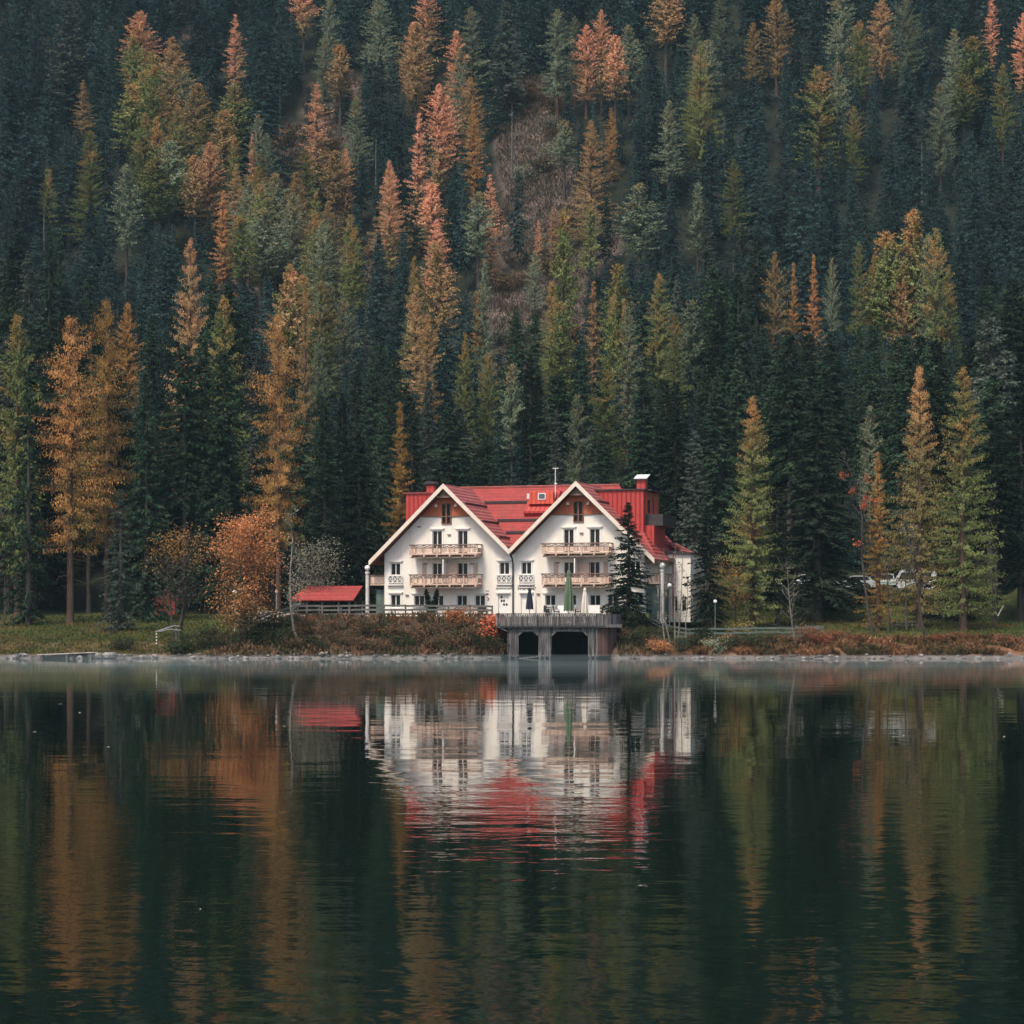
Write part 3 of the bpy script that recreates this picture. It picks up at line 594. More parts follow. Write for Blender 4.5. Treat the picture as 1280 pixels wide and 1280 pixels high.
# ------------------------------------------------------------------ broadleaf trees, shrubs and ground cover
def broadleaf(rng, H, Rx, stems=1, leaves=4000, ls=.2, crown0=.25, spread=.0, twigs=40, top_round=1.0, stem_r=.12, clump=.5):
    wood = MB(); tips = []
    for s in range(stems):
        a = rng.uniform(0, 6.28); off = np.array([math.cos(a), math.sin(a)]) * (0.0 if stems == 1 else rng.uniform(.15, .5) * Rx * .4)
        lean = np.array([math.cos(a), math.sin(a)]) * Rx * (.12 if stems == 1 else .35)
        ht = H * rng.uniform(.75, .93) if stems > 1 else H * .9
        P = lambda q: np.array([off[0] + lean[0] * q ** 1.3, off[1] + lean[1] * q ** 1.3, ht * q])
        wig = rng.normal(0, .05 * Rx, (6, 3)); wig[:2] = 0; wig[:, 2] = 0
        qs = [-.02, .15, .35, .55, .78, 1.0]
        wood.tube([P(q) + w for q, w in zip(qs, wig)], [stem_r, stem_r * .85, stem_r * .68, stem_r * .5, stem_r * .3, .015], 6)
        for k in range(max(3, twigs // stems)):
            q = rng.uniform(crown0 * .7, .97); p0 = P(q) + np.array([np.interp(q, qs, wig[:, 0]), np.interp(q, qs, wig[:, 1]), 0])
            az = rng.uniform(0, 6.28); tq = (p0[2] / H - crown0) / (1 - crown0)
            rad = Rx * math.sqrt(max(.12, 1 - (max(tq, 0) * 1.25 - .25) ** 2 * top_round)) * rng.uniform(.45, 1.0)
            el = R(rng.uniform(5, 50)); d = np.array([math.cos(az) * math.cos(el), math.sin(az) * math.cos(el), math.sin(el)])
            l = rad; p1 = p0 + d * l * .55 + rng.normal(0, .06 * l, 3); p2 = p0 + d * l + np.array([0, 0, .08 * l]) + rng.normal(0, .08 * l, 3)
            p2[2] = min(p2[2], H)
            r0 = stem_r * .32 * (1 - .6 * q)
            wood.tube([p0, p1, p2], [r0, r0 * .55, .008], 4, cap=False)
            for j in range(3):
                qq = rng.uniform(.35, .95); b0 = p0 + (p1 - p0) * min(1, qq * 2) if qq < .5 else p1 + (p2 - p1) * (qq * 2 - 1)
                b1 = b0 + (d + rng.normal(0, .6, 3)) * l * .28
                wood.tube([b0, b1], [r0 * .4, .006], 3, cap=False); tips.append(b1)
            tips += [p1, p2, (p1 + p2) / 2]
    tips = np.array(tips)
    if leaves:
        I = rng.integers(0, len(tips), leaves); P = tips[I] + rng.normal(0, clump, (leaves, 3)) * np.array([1, 1, .75])
        P[:, 2] = np.maximum(P[:, 2], .05)
        D = rng.normal(0, 1, (leaves, 3)); D /= np.linalg.norm(D, axis=1)[:, None]; S = np.cross(D, rng.normal(0, 1, (leaves, 3))); S /= np.linalg.norm(S, axis=1)[:, None]
        l = ls * rng.uniform(.6, 1.3, leaves)[:, None]
        V = np.stack([P - D * l * .5, P + S * l * .33, P + D * l * .5, P - S * l * .33], 1).reshape(-1, 3)
        tt = rng.random(len(tips))
        tone = np.clip(.5 * tt[I] + .5 * rng.random(leaves), 0, 1)
        return V, np.arange(leaves * 4).reshape(-1, 4), tone, wood
    return None, None, None, wood
def leafy(name, seed, px, top, base_px, Y, H, Rx, leaf, bark, label, cat, group=None, **kw):
    V, Q, tone, wood = broadleaf(np.random.default_rng(seed), H, Rx, **kw)
    x = xat(base_px, Y); r = empty(name, (x, Y, gz(x, Y) - .1), 0, label, cat, group)
    if V is not None: link('crown', meshnp('leaf_crown', V, Q, tone, M[leaf]), r)
    wood.build('trunk', M[bark], r); return r
def hgt(top, Y, px): return zat(top, Y) - gz(xat(px, Y), Y)
leafy('leafy_tree', 101, 302, 628, 302, 190.5, hgt(628, 190.5, 302), 3.35, 'rust', 'bark', 'rust-orange leafy tree with several grey stems on the shore', 'tree', stems=5, leaves=12500, ls=.19, crown0=.16, twigs=130, stem_r=.11, clump=.42)
leafy('leafy_tree', 102, 218, 655, 222, 192.5, hgt(655, 192.5, 222), 2.7, 'brownleaf', 'bark', 'brown-leaved tree with a dark forked trunk on the grassy shore', 'tree', stems=3, leaves=2800, ls=.19, crown0=.4, twigs=90, stem_r=.14, clump=.4)
leafy('leafy_tree', 103, 398, 662, 398, 208, hgt(662, 208, 398), 2.6, 'greyleaf', 'bark', 'grey half-bare tree behind the red-roofed shelter', 'tree', stems=2, leaves=3600, ls=.17, crown0=.15, twigs=70, stem_r=.08)
leafy('leafy_tree', 104, 895, 690, 893, 204, hgt(690, 204, 893), 2.2, 'yellowleaf', 'bark', 'yellow-green leafy tree at the hotel right corner', 'tree', stems=3, leaves=1900, ls=.18, crown0=.15, twigs=50, stem_r=.07)
leafy('leafy_tree', 105, 922, 672, 922, 202, hgt(680, 202, 922), 1.3, 'rust', 'bark', 'slim rusty leafy tree in front of the olive larch', 'tree', stems=2, leaves=650, ls=.2, crown0=.3, twigs=40, stem_r=.06)
# slender birches and bare stems
def slim(name, seed, pts_px, Y, r0, label, leaf=None, leaves=0, twl=1.6, ntw=26, group=None, bark='bark_pale', q0=.35):
    rng = np.random.default_rng(seed); x0 = xat(pts_px[0][0], Y); z0 = gz(x0, Y) - .1
    root = empty(name, (x0, Y, z0), 0, label, 'tree', group); mb = MB()
    P = [Vector((xat(a, Y) - x0, .1 * i * rng.normal(), zat(b, Y) - z0)) for i, (a, b) in enumerate(pts_px)]; P[0] = Vector((0, 0, 0))
    n = len(P); mb.tube(P, [r0 * (1 - .88 * i / (n - 1)) for i in range(n)], 7)
    tips = []
    for k in range(ntw):
        q = rng.uniform(q0, .98) * (n - 1); i = min(int(q), n - 2); p0 = P[i].lerp(P[i + 1], q - i)
        az = rng.uniform(0, 6.28); el = R(rng.uniform(10, 60)); l = twl * rng.uniform(.4, 1.1) * (1.15 - .6 * q / (n - 1))
        d = Vector((math.cos(az) * math.cos(el), math.sin(az) * math.cos(el), math.sin(el)))
        p1 = p0 + d * l * .5 + Vector(rng.normal(0, .08, 3)); p2 = p0 + d * l + Vector(rng.normal(0, .12, 3))
        mb.tube([p0, p1, p2], [r0 * .26, r0 * .16, .007], 4, cap=False); tips += [p1, p2]
        for j in range(3):
            b0 = p1.lerp(p2, rng.uniform(-.6, .9)); b1 = b0 + (d + Vector(rng.normal(0, .55, 3))) * l * .35; mb.tube([b0, b1], [.012, .005], 3, cap=False); tips.append(b1)
    mb.build('trunk', M[bark], root)
    if leaves:
        T = np.array([list(t) for t in tips]); k = rng.integers(0, len(T) // 2, 8) * 2 if leaf == 'redleaf' else np.arange(len(T))
        I = rng.choice(k, leaves); C = T[I] + rng.normal(0, .17, (leaves, 3)); D = rng.normal(0, 1, (leaves, 3)); D /= np.linalg.norm(D, axis=1)[:, None]
        S = np.cross(D, rng.normal(0, 1, (leaves, 3))); S /= np.linalg.norm(S, axis=1)[:, None]; l = .2 * rng.uniform(.6, 1.2, leaves)[:, None]
        V = np.stack([C - D * l * .5, C + S * l * .33, C + D * l * .5, C - S * l * .33], 1).reshape(-1, 3)
        link('crown', meshnp('leaf_crown', V, np.arange(4 * leaves).reshape(-1, 4), rng.random(leaves), M[leaf]), root)
slim('birch_tree', 201, [(374, 812), (368, 790), (364, 760), (363, 720), (365, 672), (360, 640)], 189.5, .14, 'thin crooked pale birch stem in front of the shelter', 'greyleaf', 260, 1.5)
for i, (a, b) in enumerate([(832, 827), (839, 830), (844, 843), (847, 850)]):
    slim('birch_tree', 210 + i, [(a, 808), (b, 770), (b - 1 + i, 735), (b - 2 + 2 * i, 690 - 6 * i)], 190 + .3 * i, .085, f'slender pale birch stem before the hotel corner, {ORD[i]} from the left in its clump', 'greyleaf', 14, 1.2, 12, 'clump of slim birches before the hotel', q0=.25)
slim('birch_tree', 220, [(858, 806), (857, 780), (860, 745), (858, 715)], 190.6, .06, 'short thin pale sapling right of the birch clump', 'greyleaf', 90, 1.0, 14)
slim('bare_tree', 221, [(995, 810), (990, 780), (986, 745), (983, 700)], 189.6, .09, 'pale leafless young tree on the ferny bank', None, 0, 2.2, 34, q0=.15)
slim('bare_tree', 222, [(1091, 792), (1085, 760), (1078, 700), (1077, 650), (1074, 615), (1060, 585), (1049, 566)], 198, .14, 'dark bare leaning tree with a few red leaf clusters', 'redleaf', 520, 2.3, 30, bark='bark', q0=.35)
slim('bare_tree', 223, [(1160, 808), (1152, 780), (1147, 740), (1138, 690), (1133, 650)], 191, .17, 'leaning grey trunk with bare twigs in front of the larch pair', 'greyleaf', 160, 2.4, 30, bark='bark', q0=.45)
for i, (a, b) in enumerate([(1110, 797), (1133, 796)]):
    slim('bare_tree', 230 + i, [(a, b), (a + 1, 770), (a - 1, 735), (a + 1, 700)], 199 + i, .13, ['thin dark trunk on the lawn left of the picnic table', 'thin dark trunk on the lawn in front of the picnic table'][i], None, 0, 1.6, 16, bark='bark', q0=.5)

fl_ = MB(); fl_.add([(-.06, 0, 0), (0, -.035, .012), (.07, 0, .004), (0, .035, .012)], [(0, 1, 2, 3)]); fl_.add([(-.06, 0, -.004), (0, -.035, .008), (.07, 0, 0), (0, .035, .008)], [(3, 2, 1, 0)]); fm_ = fl_.mesh('floating_leaf', M['u_white'])
for i, (px, py) in enumerate([(75, 880), (100, 891), (135, 934), (356, 908), (250, 1137), (1130, 920), (1255, 921), (43, 915)]):
    Y = CAMZ * F / (py - HZ); tag(link('floating_leaf', fm_, None, (xat(px, Y), Y, .006), i * 1.3, (min(1.6, Y / 60),) * 3), 'tiny pale leaf floating on the open lake', 'leaf', 'leaves floating on the lake')
# shrub kit
SH = []
for i, (H, Rx, ls) in enumerate([(2.0, 1.5, .2), (1.6, 1.8, .18), (2.6, 1.3, .22), (1.2, 1.2, .16)]):
    V, Q, tone, wood = broadleaf(np.random.default_rng(300 + i), H, Rx, stems=5, leaves=1300, ls=ls, crown0=.05, twigs=45, stem_r=.035, clump=.25)
    SH.append((meshnp('shrub_leaves', V, Q, tone, M['bush_green']), wood.mesh('shrub_stems', M['bark']), H))
def shrub(px, Y, k, s, leaf, label, group=None, dz=0):
    x = xat(px, Y); r = empty('shrub', (x, Y, gz(x, Y) - .15 + dz), RNG.uniform(0, 6.28), label, 'shrub', group)
    link('foliage', SH[k][0], r, scale=(s, s, s * RNG.uniform(.85, 1.1)), mat=M[leaf]); link('stems', SH[k][1], r, scale=(s, s, s)); return r
bank_groups = {'bush_brown': ('brown-leaved shrub among the bushes on the bank below the hotel fence', 'brown shrubs on the bank below the fence'),
               'bush_red': ('red-brown shrub among the bushes on the bank below the hotel fence', 'red-brown shrubs on the bank below the fence'),
               'bush_green': ('dark green shrub among the bushes on the bank below the hotel fence', 'dark green shrubs on the bank below the fence')}
for row, (Y, p) in enumerate([(188.6, ['bush_green', 'bush_brown', 'bush_brown']), (190.3, ['bush_brown', 'bush_green', 'bush_brown']), (192.0, ['bush_red', 'bush_brown', 'bush_red'])]):
    for px in np.arange(338, 632, 17):
        leaf = p[int(RNG.integers(3))]
        if px > 560 and row > 0 and RNG.random() < .6: leaf = 'bush_red'
        if px < 368: leaf = 'bush_green'
        s = RNG.uniform(.55, .8) * (1.0, .85, .55)[row]
        g = bank_groups[leaf]; shrub(px + RNG.uniform(-7, 7), Y + RNG.uniform(-.6, .6), int(RNG.integers(4)), s, leaf, g[0], g[1])
shrub(613, 189.8, 2, 1.0, 'redleaf', 'bright red shrub beside the left end of the boathouse railing')
shrub(572, 191.5, 0, .8, 'redleaf', 'reddish orange shrub below the hotel fence, left of the bright red one')
shrub(484, 190.2, 3, .8, 'rust', 'small orange-leaved shrub on the bank under the lyre-shaped bush')
shrub(893, 188.9, 0, .7, 'paleleaf', 'pale-leaved shrub at the waterside under the lamp')
shrub(925, 198, 3, 1.0, 'yellowleaf', 'small golden-orange shrub behind the green fence')
shrub(826, 188.6, 3, .9, 'rust', 'orange-leaved shrub at the foot of the birch clump')
shrub(700 - 480, 188.6, 3, 1.0, 'bush_green', 'low dark shrub at the foot of the brown-leaved tree')
for px, Y, k, s in [(795, 189.5, 0, 0.68), (812, 191, 1, 0.68), (850, 189, 1, 0.62), (868, 190, 0, 0.62), (880, 191.5, 2, 0.62), (908, 189.5, 1, 0.68), (925, 190.5, 1, 0.56), (942, 189.5, 0, 0.62), (960, 190.5, 1, 0.56), (790, 192.5, 2, 0.62), (835, 192.5, 0, 0.56)]:
    shrub(px, Y, k, s, 'bush_green', 'dark green shrub on the shady bank between boathouse and fern slope', 'dark shrubs on the bank right of the boathouse')
for px, Y, k, s in [(243, 189.4, 1, .8), (262, 190.2, 0, .8), (283, 189.2, 1, .8), (322, 189.2, 0, .8), (150, 189.6, 3, .9), (345, 190, 0, 1.0)]:
    shrub(px, Y, k, s, 'bush_green', 'dark low shrub on the shore around the rust-leaved tree', 'dark shrubs around the rust-leaved tree')
for px, Y, k, s in [(1030, 190.2, 3, .9), (1012, 191, 1, .75), (985, 189.8, 3, .8), (1048, 190.8, 3, .8), (1170, 190, 3, .75), (1075, 190.4, 3, .7), (1215, 190.4, 3, .7), (1258, 190.2, 3, .7), (1195, 190.8, 1, .5)]:
    shrub(px, Y, k, s, 'bush_red', 'low red-brown shrub among the ferns on the shore of the lawn', 'red-brown shrubs among the shore ferns')
# heath bushes in the clearings
hv = [('bush_brown', 'low brown bush in the bare clearing on the far slope', 'brown bushes in the clearings'), ('greyleaf', 'low grey-brown bush in the bare clearing on the far slope', 'grey bushes in the clearings')]
k = 0
while k < 120:
    c = CLEAR[int(RNG.integers(len(CLEAR)))]; a = RNG.uniform(0, 6.28); q = math.sqrt(RNG.random()) * 1.05
    X, Y = c[0] + c[2] * q * math.cos(a), c[1] + c[3] * q * math.sin(a); h = hv[int(RNG.random() < .35)]
    shrub(640 + X / Y * F, Y, int(RNG.integers(4)), RNG.uniform(.6, 1.5), h[0], h[1], h[2]); k += 1

def blades(n, xr, sr, h, w, seed, mask=None):
    rng = np.random.default_rng(seed); X = rng.uniform(*xr, n); S = rng.uniform(sr[0] ** .5, sr[1] ** .5, n) ** 2; Y = shore_y(X) + S
    if mask is not None: k = mask(X, Y); X, Y = X[k], Y[k]; n = len(X)
    Z = ground(X, Y); a = rng.uniform(0, 6.28, n); l = h * rng.uniform(.35, 1.25, n) * (1 + .45 * np.clip(fbm(X, Y, 1.7), -1, 1)); t = rng.uniform(.1, .8, n); b = rng.uniform(0, 6.28, n)
    P = np.stack([X, Y, Z - .03], -1); S_ = np.stack([np.cos(a), np.sin(a), 0 * a], -1) * (w * rng.uniform(.6, 1.3, n))[:, None]
    T = P + np.stack([np.cos(b) * t * l, np.sin(b) * t * l, l], -1); Mi = P * .5 + T * .5 + np.stack([0 * l, 0 * l, .12 * l], -1)
    V = np.stack([P - S_ * .4, Mi - S_, T, Mi + S_], 1).reshape(-1, 3)
    return V, np.arange(4 * n).reshape(-1, 4), rng.random(n)
V, Q, t = blades(34000, (15.5, 52), (.7, 5.5), .46, .09, 401, lambda x, y: (fbm(x, y, .8) > -.45))
tag(link('ferns', meshnp('ferns', V, Q, t, M['fern'])), 'orange and red ferns covering the shore below the lawn', 'ferns', kind='stuff')
V, Q, t = blades(30000, (-52, -21), (.9, 34), .22, .05, 402); V2, Q2, t2 = blades(34000, (15, 54), (3.5, 37), .22, .05, 403)
tag(link('grass', meshnp('grass', np.concatenate([V, V2]), np.arange(len(V) + len(V2)).reshape(-1, 4), np.concatenate([t, t2]), M['grassblade'])), 'short green and rusty grass on the lawns', 'grass', kind='stuff')
V, Q, t = blades(9000, (-26, 12), (.4, 8), .5, .09, 404, lambda x, y: (x < -.8) | (x > 9))
tag(link('undergrowth', meshnp('undergrowth', V, Q, t, M['bush_brown'])), 'brown dead undergrowth on the steep bank', 'undergrowth', kind='stuff')

rng = np.random.default_rng(405); HX, HY = [], []
for cx, cy, rx, ry in CLEAR:
    n = int(rx * ry * 95); a = rng.uniform(0, 6.28, n); q = np.sqrt(rng.random(n)) * 1.15; HX.append(cx + rx * q * np.cos(a)); HY.append(cy + ry * q * np.sin(a))
HX, HY = np.concatenate(HX), np.concatenate(HY); n = len(HX); HZ_ = ground(HX, HY); a = rng.uniform(0, 6.28, n); l = rng.uniform(.3, 1.0, n) * (1 + .5 * fbm(HX, HY, .9)); b_ = rng.uniform(0, 6.28, n)
P = np.stack([HX, HY, HZ_ - .05], -1); S_ = np.stack([np.cos(a), np.sin(a), 0 * a], -1) * .11; T = P + np.stack([np.cos(b_) * .45 * l, np.sin(b_) * .45 * l, l], -1); Mi = (P + T) / 2 + np.array([0, 0, .08])
V = np.stack([P - S_ * .5, Mi - S_, T, Mi + S_], 1).reshape(-1, 3)
M['heath'] = leafmat('heath_stems', (.09, .07, .054), (.25, .195, .155), (.15, .105, .082), .5, 0, .2)
tag(link('heath', meshnp('heath', V, np.arange(4 * n).reshape(-1, 4), rng.random(n), M['heath'])), 'brown and mauve heath covering the forest clearings', 'heath', kind='stuff')

# shore stones
ST = []
for i in range(5):
    rng = np.random.default_rng(500 + i); mb = MB(); mb.ball((0, 0, 0), 1, 10)
    mb.v = [tuple(np.array(v) * (1 + .22 * math.sin(3 * v[0] + i) * math.cos(2.6 * v[1] + 2 * i) + rng.normal(0, .06)) * np.array([1, .8, .55])) for v in mb.v]
    ST.append(mb.mesh('shore_stone', M['stone']))
for i in range(250):
    px = RNG.uniform(-15, 1295)
    if 630 < px < 776: continue
    if px > 880 and RNG.random() < .35: continue
    Y = 187; x = xat(px, Y); Y = float(shore_y(x)) + RNG.uniform(-.5, .9); s = RNG.uniform(.09, .36) * (1.3 if px < 180 else 1)
    dk_ = RNG.random() < .5; s *= .8 if dk_ else RNG.uniform(.7, 1.25)
    w = ('left grassy' if px < 340 else 'steep bushy' if px < 640 else 'right ferny')
    o = link('shore_stone', ST[i % 5], None, (x, Y, max(gz(x, Y), 0) + s * .12), RNG.uniform(0, 6.28), (s * RNG.uniform(.8, 1.7), s, s))
    if dk_: o.material_slots[0].link = 'OBJECT'; o.material_slots[0].material = M['stone_dark']
    tag(o, f'grey stone at the waterline of the {w} shore', 'stone', f'stones along the {w} shore')
for i, (px, s) in enumerate([(124, .62), (137, .7), (113, .4)]):
    x = xat(px, 187.6); tag(link('boulder', ST[i + 1], None, (x, float(shore_y(x)) + .3, .2), i, (s * 1.2, s, s)), ['pale boulder at the end of the low plank dock', 'largest pale boulder on the grassy shore by the dock', 'small pale boulder touching the plank dock'][i], 'boulder')

# ------------------------------------------------------------------ the hotel
ROT = -R(17); cR, sR = math.cos(R(17)), math.sin(R(17))
Z0 = 3.6
hotel = empty('hotel', (0, 200, Z0), ROT, 'large white hotel with twin gables, red roof and timber balconies', 'hotel')
def U(px): X = px - 640; return X * 200 / (F * cR + X * sR)
def zl(py): return CAMZ + (HZ - py) / 13.8 - Z0
A = 6.25; ZR = zl(604); SL = .97
def roofz(u): return ZR - SL * min(abs(u - A), abs(u + A))
TH = .34
# walls
wl = MB(); d = TH + .12
wl.prism([(-12.3, -.5), (12.3, -.5), (12.3, roofz(12.3) - d), (A, ZR - d), (0, roofz(0) - d), (-A, ZR - d), (-12.3, roofz(12.3) - d)], 0, 8)
wl.box(-12.3, 12.3, 8.003, 14.4, -.5, 5.2)
cut = MB(); wins = []
def opening(u0, u1, z0, z1, kind): wins.append((u0, u1, z0, z1, kind)); cut.box(u0, u1, -.3, .22, z0, z1)
W = .46
for g, cs3, outer, grd in ((-1, (546.5, 578.5), (494.5, 630.5), (524, 548, 577.5, 600)), (1, (711, 743.5), (658, 794), (688, 714, 744, 766, 797.5))):
    for c in cs3:
        u = U(c); opening(u - W, u + W, zl(693), zl(662.5), 'door'); opening(u - W, u + W, zl(731), zl(703), 'door')
    for c in outer: u = U(c); opening(u - W, u + W, zl(718), zl(703), 'win')
    for c in grd: u = U(c); opening(u - .48, u + .48, zl(757), zl(744), 'low')
u = U(494.5); opening(u - W, u + W, zl(759), zl(743), 'win')
for c in (629.5, 658): u = U(c); opening(u - .52, u + .52, zl(768), zl(742), 'entry')
for g in (-A, A): opening(g - .48, g + .48, zl(654), zl(627.5), 'loft')
def boolean(mb, cutter, name, mat):
    a = mb.build(name, mat); b_ = cutter.build('cutter', mat)
    md = a.modifiers.new('b', 'BOOLEAN'); md.operation = 'DIFFERENCE'; md.object = b_; md.solver = 'EXACT'
    dg = bpy.context.evaluated_depsgraph_get(); me = bpy.data.meshes.new_from_object(a.evaluated_get(dg))
    a.modifiers.clear(); a.data = me; bpy.data.objects.remove(b_); return a
wall = boolean(wl, cut, 'wall', M['render']); wall.parent = hotel
for u0, u1, z0, z1, kind in wins:
    fr = MB(); fm = M['winframe']; y0, y1 = .10, .18; t = .05
    if kind == 'loft': fm = M['brownframe']; y0 = -.10; t = .1
    fr.box(u0, u0 + t, y0, y1, z0, z1); fr.box(u1 - t, u1, y0, y1, z0, z1); fr.box(u0 + t, u1 - t, y0, y1, z1 - t, z1); fr.box(u0 + t, u1 - t, y0, y1, z0, z0 + t)
    mid = (u0 + u1) / 2
    if kind == 'entry':
        dr = MB(); dr.box(u0 + t, u1 - t, .13, .17, z0 + t, z1 - t); f = fr.build('entrance_door', fm, hotel); dr.build('door_leaf', M['trim'], f)
        sq = [(.2, .62), (.2, .42), (.42, .42), (.42, .22), (.66, .22)] if mid < 0 else [(.75, .42), (.55, .22)]
        for a_, b_ in sq:
            p = MB(); uu = u0 + a_ * (u1 - u0); zz = z0 + (.25 + b_) * (z1 - z0) * .9
            p.box(uu, uu + .17, .115, .129, zz, zz + .2); p.build('door_pane', M['glass'], f)
        hd = MB(); hd.box(u0 - .15, u1 + .15, -.16, -.002, z1 + .02, z1 + .14); hd.box(u0 - .2, u1 + .2, -.10, -.002, z1 + .52, z1 + .60); hd.build('hood_moulding', M['trim'], f)
        continue
    fr.box(mid - t * .75, mid + t * .75, y0 - .01, y1, z0 + t, z1 - t)
    f = fr.build('window', fm, hotel)
    p = MB(); p.box(u0 + t, u1 - t, y1 - .045, y1 - .005, z0 + t, z1 - t); p.build('pane', M['glass'], f)
    if kind != 'loft':
        s = MB(); e = .13
        s.box(u0 - e, u0 - .002, -.035, -.002, z0 - .05, z1 + e); s.box(u1 + .002, u1 + e, -.035, -.002, z0 - .05, z1 + e); s.box(u0 - .002, u1 + .002, -.035, -.002, z1 + .002, z1 + e)
        s.prism([(u0 - e, z1 + e + .002), (u1 + e, z1 + e + .002), (u1 + e + .14, z1 + e + .12), (u0 - e - .14, z1 + e + .12)], -.14, -.002)
        s.build('surround', M['trim'], f)
        si = MB(); si.box(u0 - .15, u1 + .15, -.12, -.002, z0 - .13, z0 - .055); si.build('sill', M['trim'], f)
    if kind == 'win' and z0 > 2.5:      # little white cross balustrade below
        bl = MB(); zb, zt = zl(727), zl(719.2)
        bl.box(u0 - .22, u1 + .22, -.16, -.06, zt, zt + .06); bl.box(u0 - .22, u1 + .22, -.16, -.06, zb - .06, zb); bl.box(u0 - .3, u1 + .3, -.22, -.002, zb - .3, zb - .2)
        for q in range(4):
            a_ = u0 - .22 + q * (u1 - u0 + .44) / 3; bl.box(a_ - .035, a_ + .035, -.15, -.07, zb, zt)
            if q < 3:
                a2 = a_ + (u1 - u0 + .44) / 3; bl.bar((a_, -.11, zb), (a2, -.11, zt), .05); bl.bar((a_, -.105, zt), (a2, -.105, zb), .05)
        bb = MB(); bb.box(u0 - .2, u1 + .2, -.03, -.004, zb, zt)
        o = bl.build('window_balustrade', M['trim'], hotel); bb.build('balustrade_back', M['greymetal'], o)
# upper cladding in the gable heads
for g in (-A, A):
    zb = zl(644); hw = (ZR - d - zb) / SL; cl = MB(); cl.prism([(g - hw, zb), (g + hw, zb), (g, ZR - d)], -.06, -.002)
    ct = MB(); ct.box(g - .481, g + .481, -.3, .1, zl(654), zl(627.5)); o = boolean(cl, ct, 'gable_cladding', M['clad']); o.parent = hotel
    b_ = MB(); b_.box(g - hw + .1, g + hw - .1, -.09, -.062, zb - .06, zb + .01); b_.build('cladding_trim', M['balcdark'], o)
    for sgn in (-1, 1):
        l = MB(); l.lathe((g + sgn * .95, -.2, zl(632.5)), [(.02, .3), (.1, .22), (.17, .04), (.17, 0)]); l.build('wall_lamp', M['barge'], hotel)
    tie = MB(); tie.box(g - .75, g + .75, -.75, -.6, ZR - 1.25, ZR - 1.1); tie.prism([(g - .6, ZR - 1.08), (g + .6, ZR - 1.08), (g, ZR - .5)], -.62, -.5); tie.build('gable_tie', M['balcdark'], hotel)
# wing roofs: slabs on each side of the two front ridges
def slab(P, Q_, y0, y1, th, name, mat, parent=hotel):   # slope from P=(u,z) high to Q low, thickness measured downwards
    mb = MB(); (u0, z0), (u1, z1) = P, Q_
    poly = [(u0, z0), (u1, z1), (u1, z1 - th), (u0, z0 - th)]
    if u1 > u0: poly = poly[::-1]
    mb.prism(poly, y0, y1); return mb.build(name, mat, parent)
VB = 8.2
for g in (-A, A):
    for sg in (-1, 1):
        outer = (g * sg > 0); ue = g + sg * (7.2 if outer else A); ze = ZR - SL * abs(ue - g)
        rs = slab((g, ZR), (ue, ze), -.95, VB, .16, 'wing_roof', M['tile_lit'] if sg > 0 else M['tile'])  # right-hand slopes take the paler tile with their light painted in
        slab((g, ZR - .163), (ue, ze - .163), -.93, 0.3 if not outer else VB, .16, 'soffit', M['soffit'], rs)
        slab((g, ZR + .03), (ue + sg * .02, ze + .03), -1.06, -.953, .46, 'bargeboard', M['barge'], rs)
        if outer:
            for q in range(6):
                uu = g + sg * (6.3 - .0); 
        for uu in ((1.9, 3.6, 5.1)):
            if sg > 0:
                a_ = g + sg * uu; zz = ZR - SL * uu
                mb = MB(); mb.bar((a_, -.3, zz + .12), (a_, VB - .3 - uu * .6, zz + .12), .09, .14); mb.build('snow_guard', M['pipe'], rs)
# main hipped roof
RZ = zl(606) + .28; BZ = 5.15
hip = MB(); rp = [(-8, 8, RZ), (8, 8, RZ)]; bs = [(-13.3, .8, BZ), (13.3, .8, BZ), (13.3, 15.2, BZ), (-13.3, 15.2, BZ)]
hip.add(rp + bs, [(0, 2, 3, 1), (1, 3, 4), (1, 4, 5, 0), (0, 5, 2), (2, 5, 4, 3)]); mr = hip.build('main_roof', M['tile'], hotel)
rc = MB(); rc.tube([(-8, 8, RZ + .03), (8, 8, RZ + .03)], [.12, .12], 6); rc.build('ridge_cap', M['tile_lit'], mr)
sf = (RZ - BZ) / 7.2
for zz in (zl(624), zl(648.5), zl(665)):
    vv = .8 + (zz - BZ) / sf; w = 6.25 - max(0, 0) ; half = max(.6, (zz + Z0 - (roofz(0) + Z0)) / SL) if True else 0
    half = max(.5, (zz - roofz(0)) / SL - .1)
    for a_, b_ in ((-half, half),):
        mb = MB(); mb.bar((a_, vv - .08, zz + .14), (b_, vv - .08, zz + .14), .10, .16); mb.bar((a_, vv - .1, zz - .02), (b_, vv - .1, zz - .02), .05, .06); mb.build('snow_guard', M['pipe'], mr)
# valley gutter and downpipe
vp = MB(); vp.prism([(-.32, roofz(0) + .25), (-.12, roofz(0) - .35), (.12, roofz(0) - .35), (.32, roofz(0) + .25)], -1.0, -.35); vp.tube([(0, -.6, roofz(0) - .3), (.1, -.3, roofz(0) - .75), (.12, -.12, roofz(0) - 1.2), (.12, -.12, -.2)], [.1, .08, .07, .07], 8); vp.build('downpipe', M['pipe'], hotel)
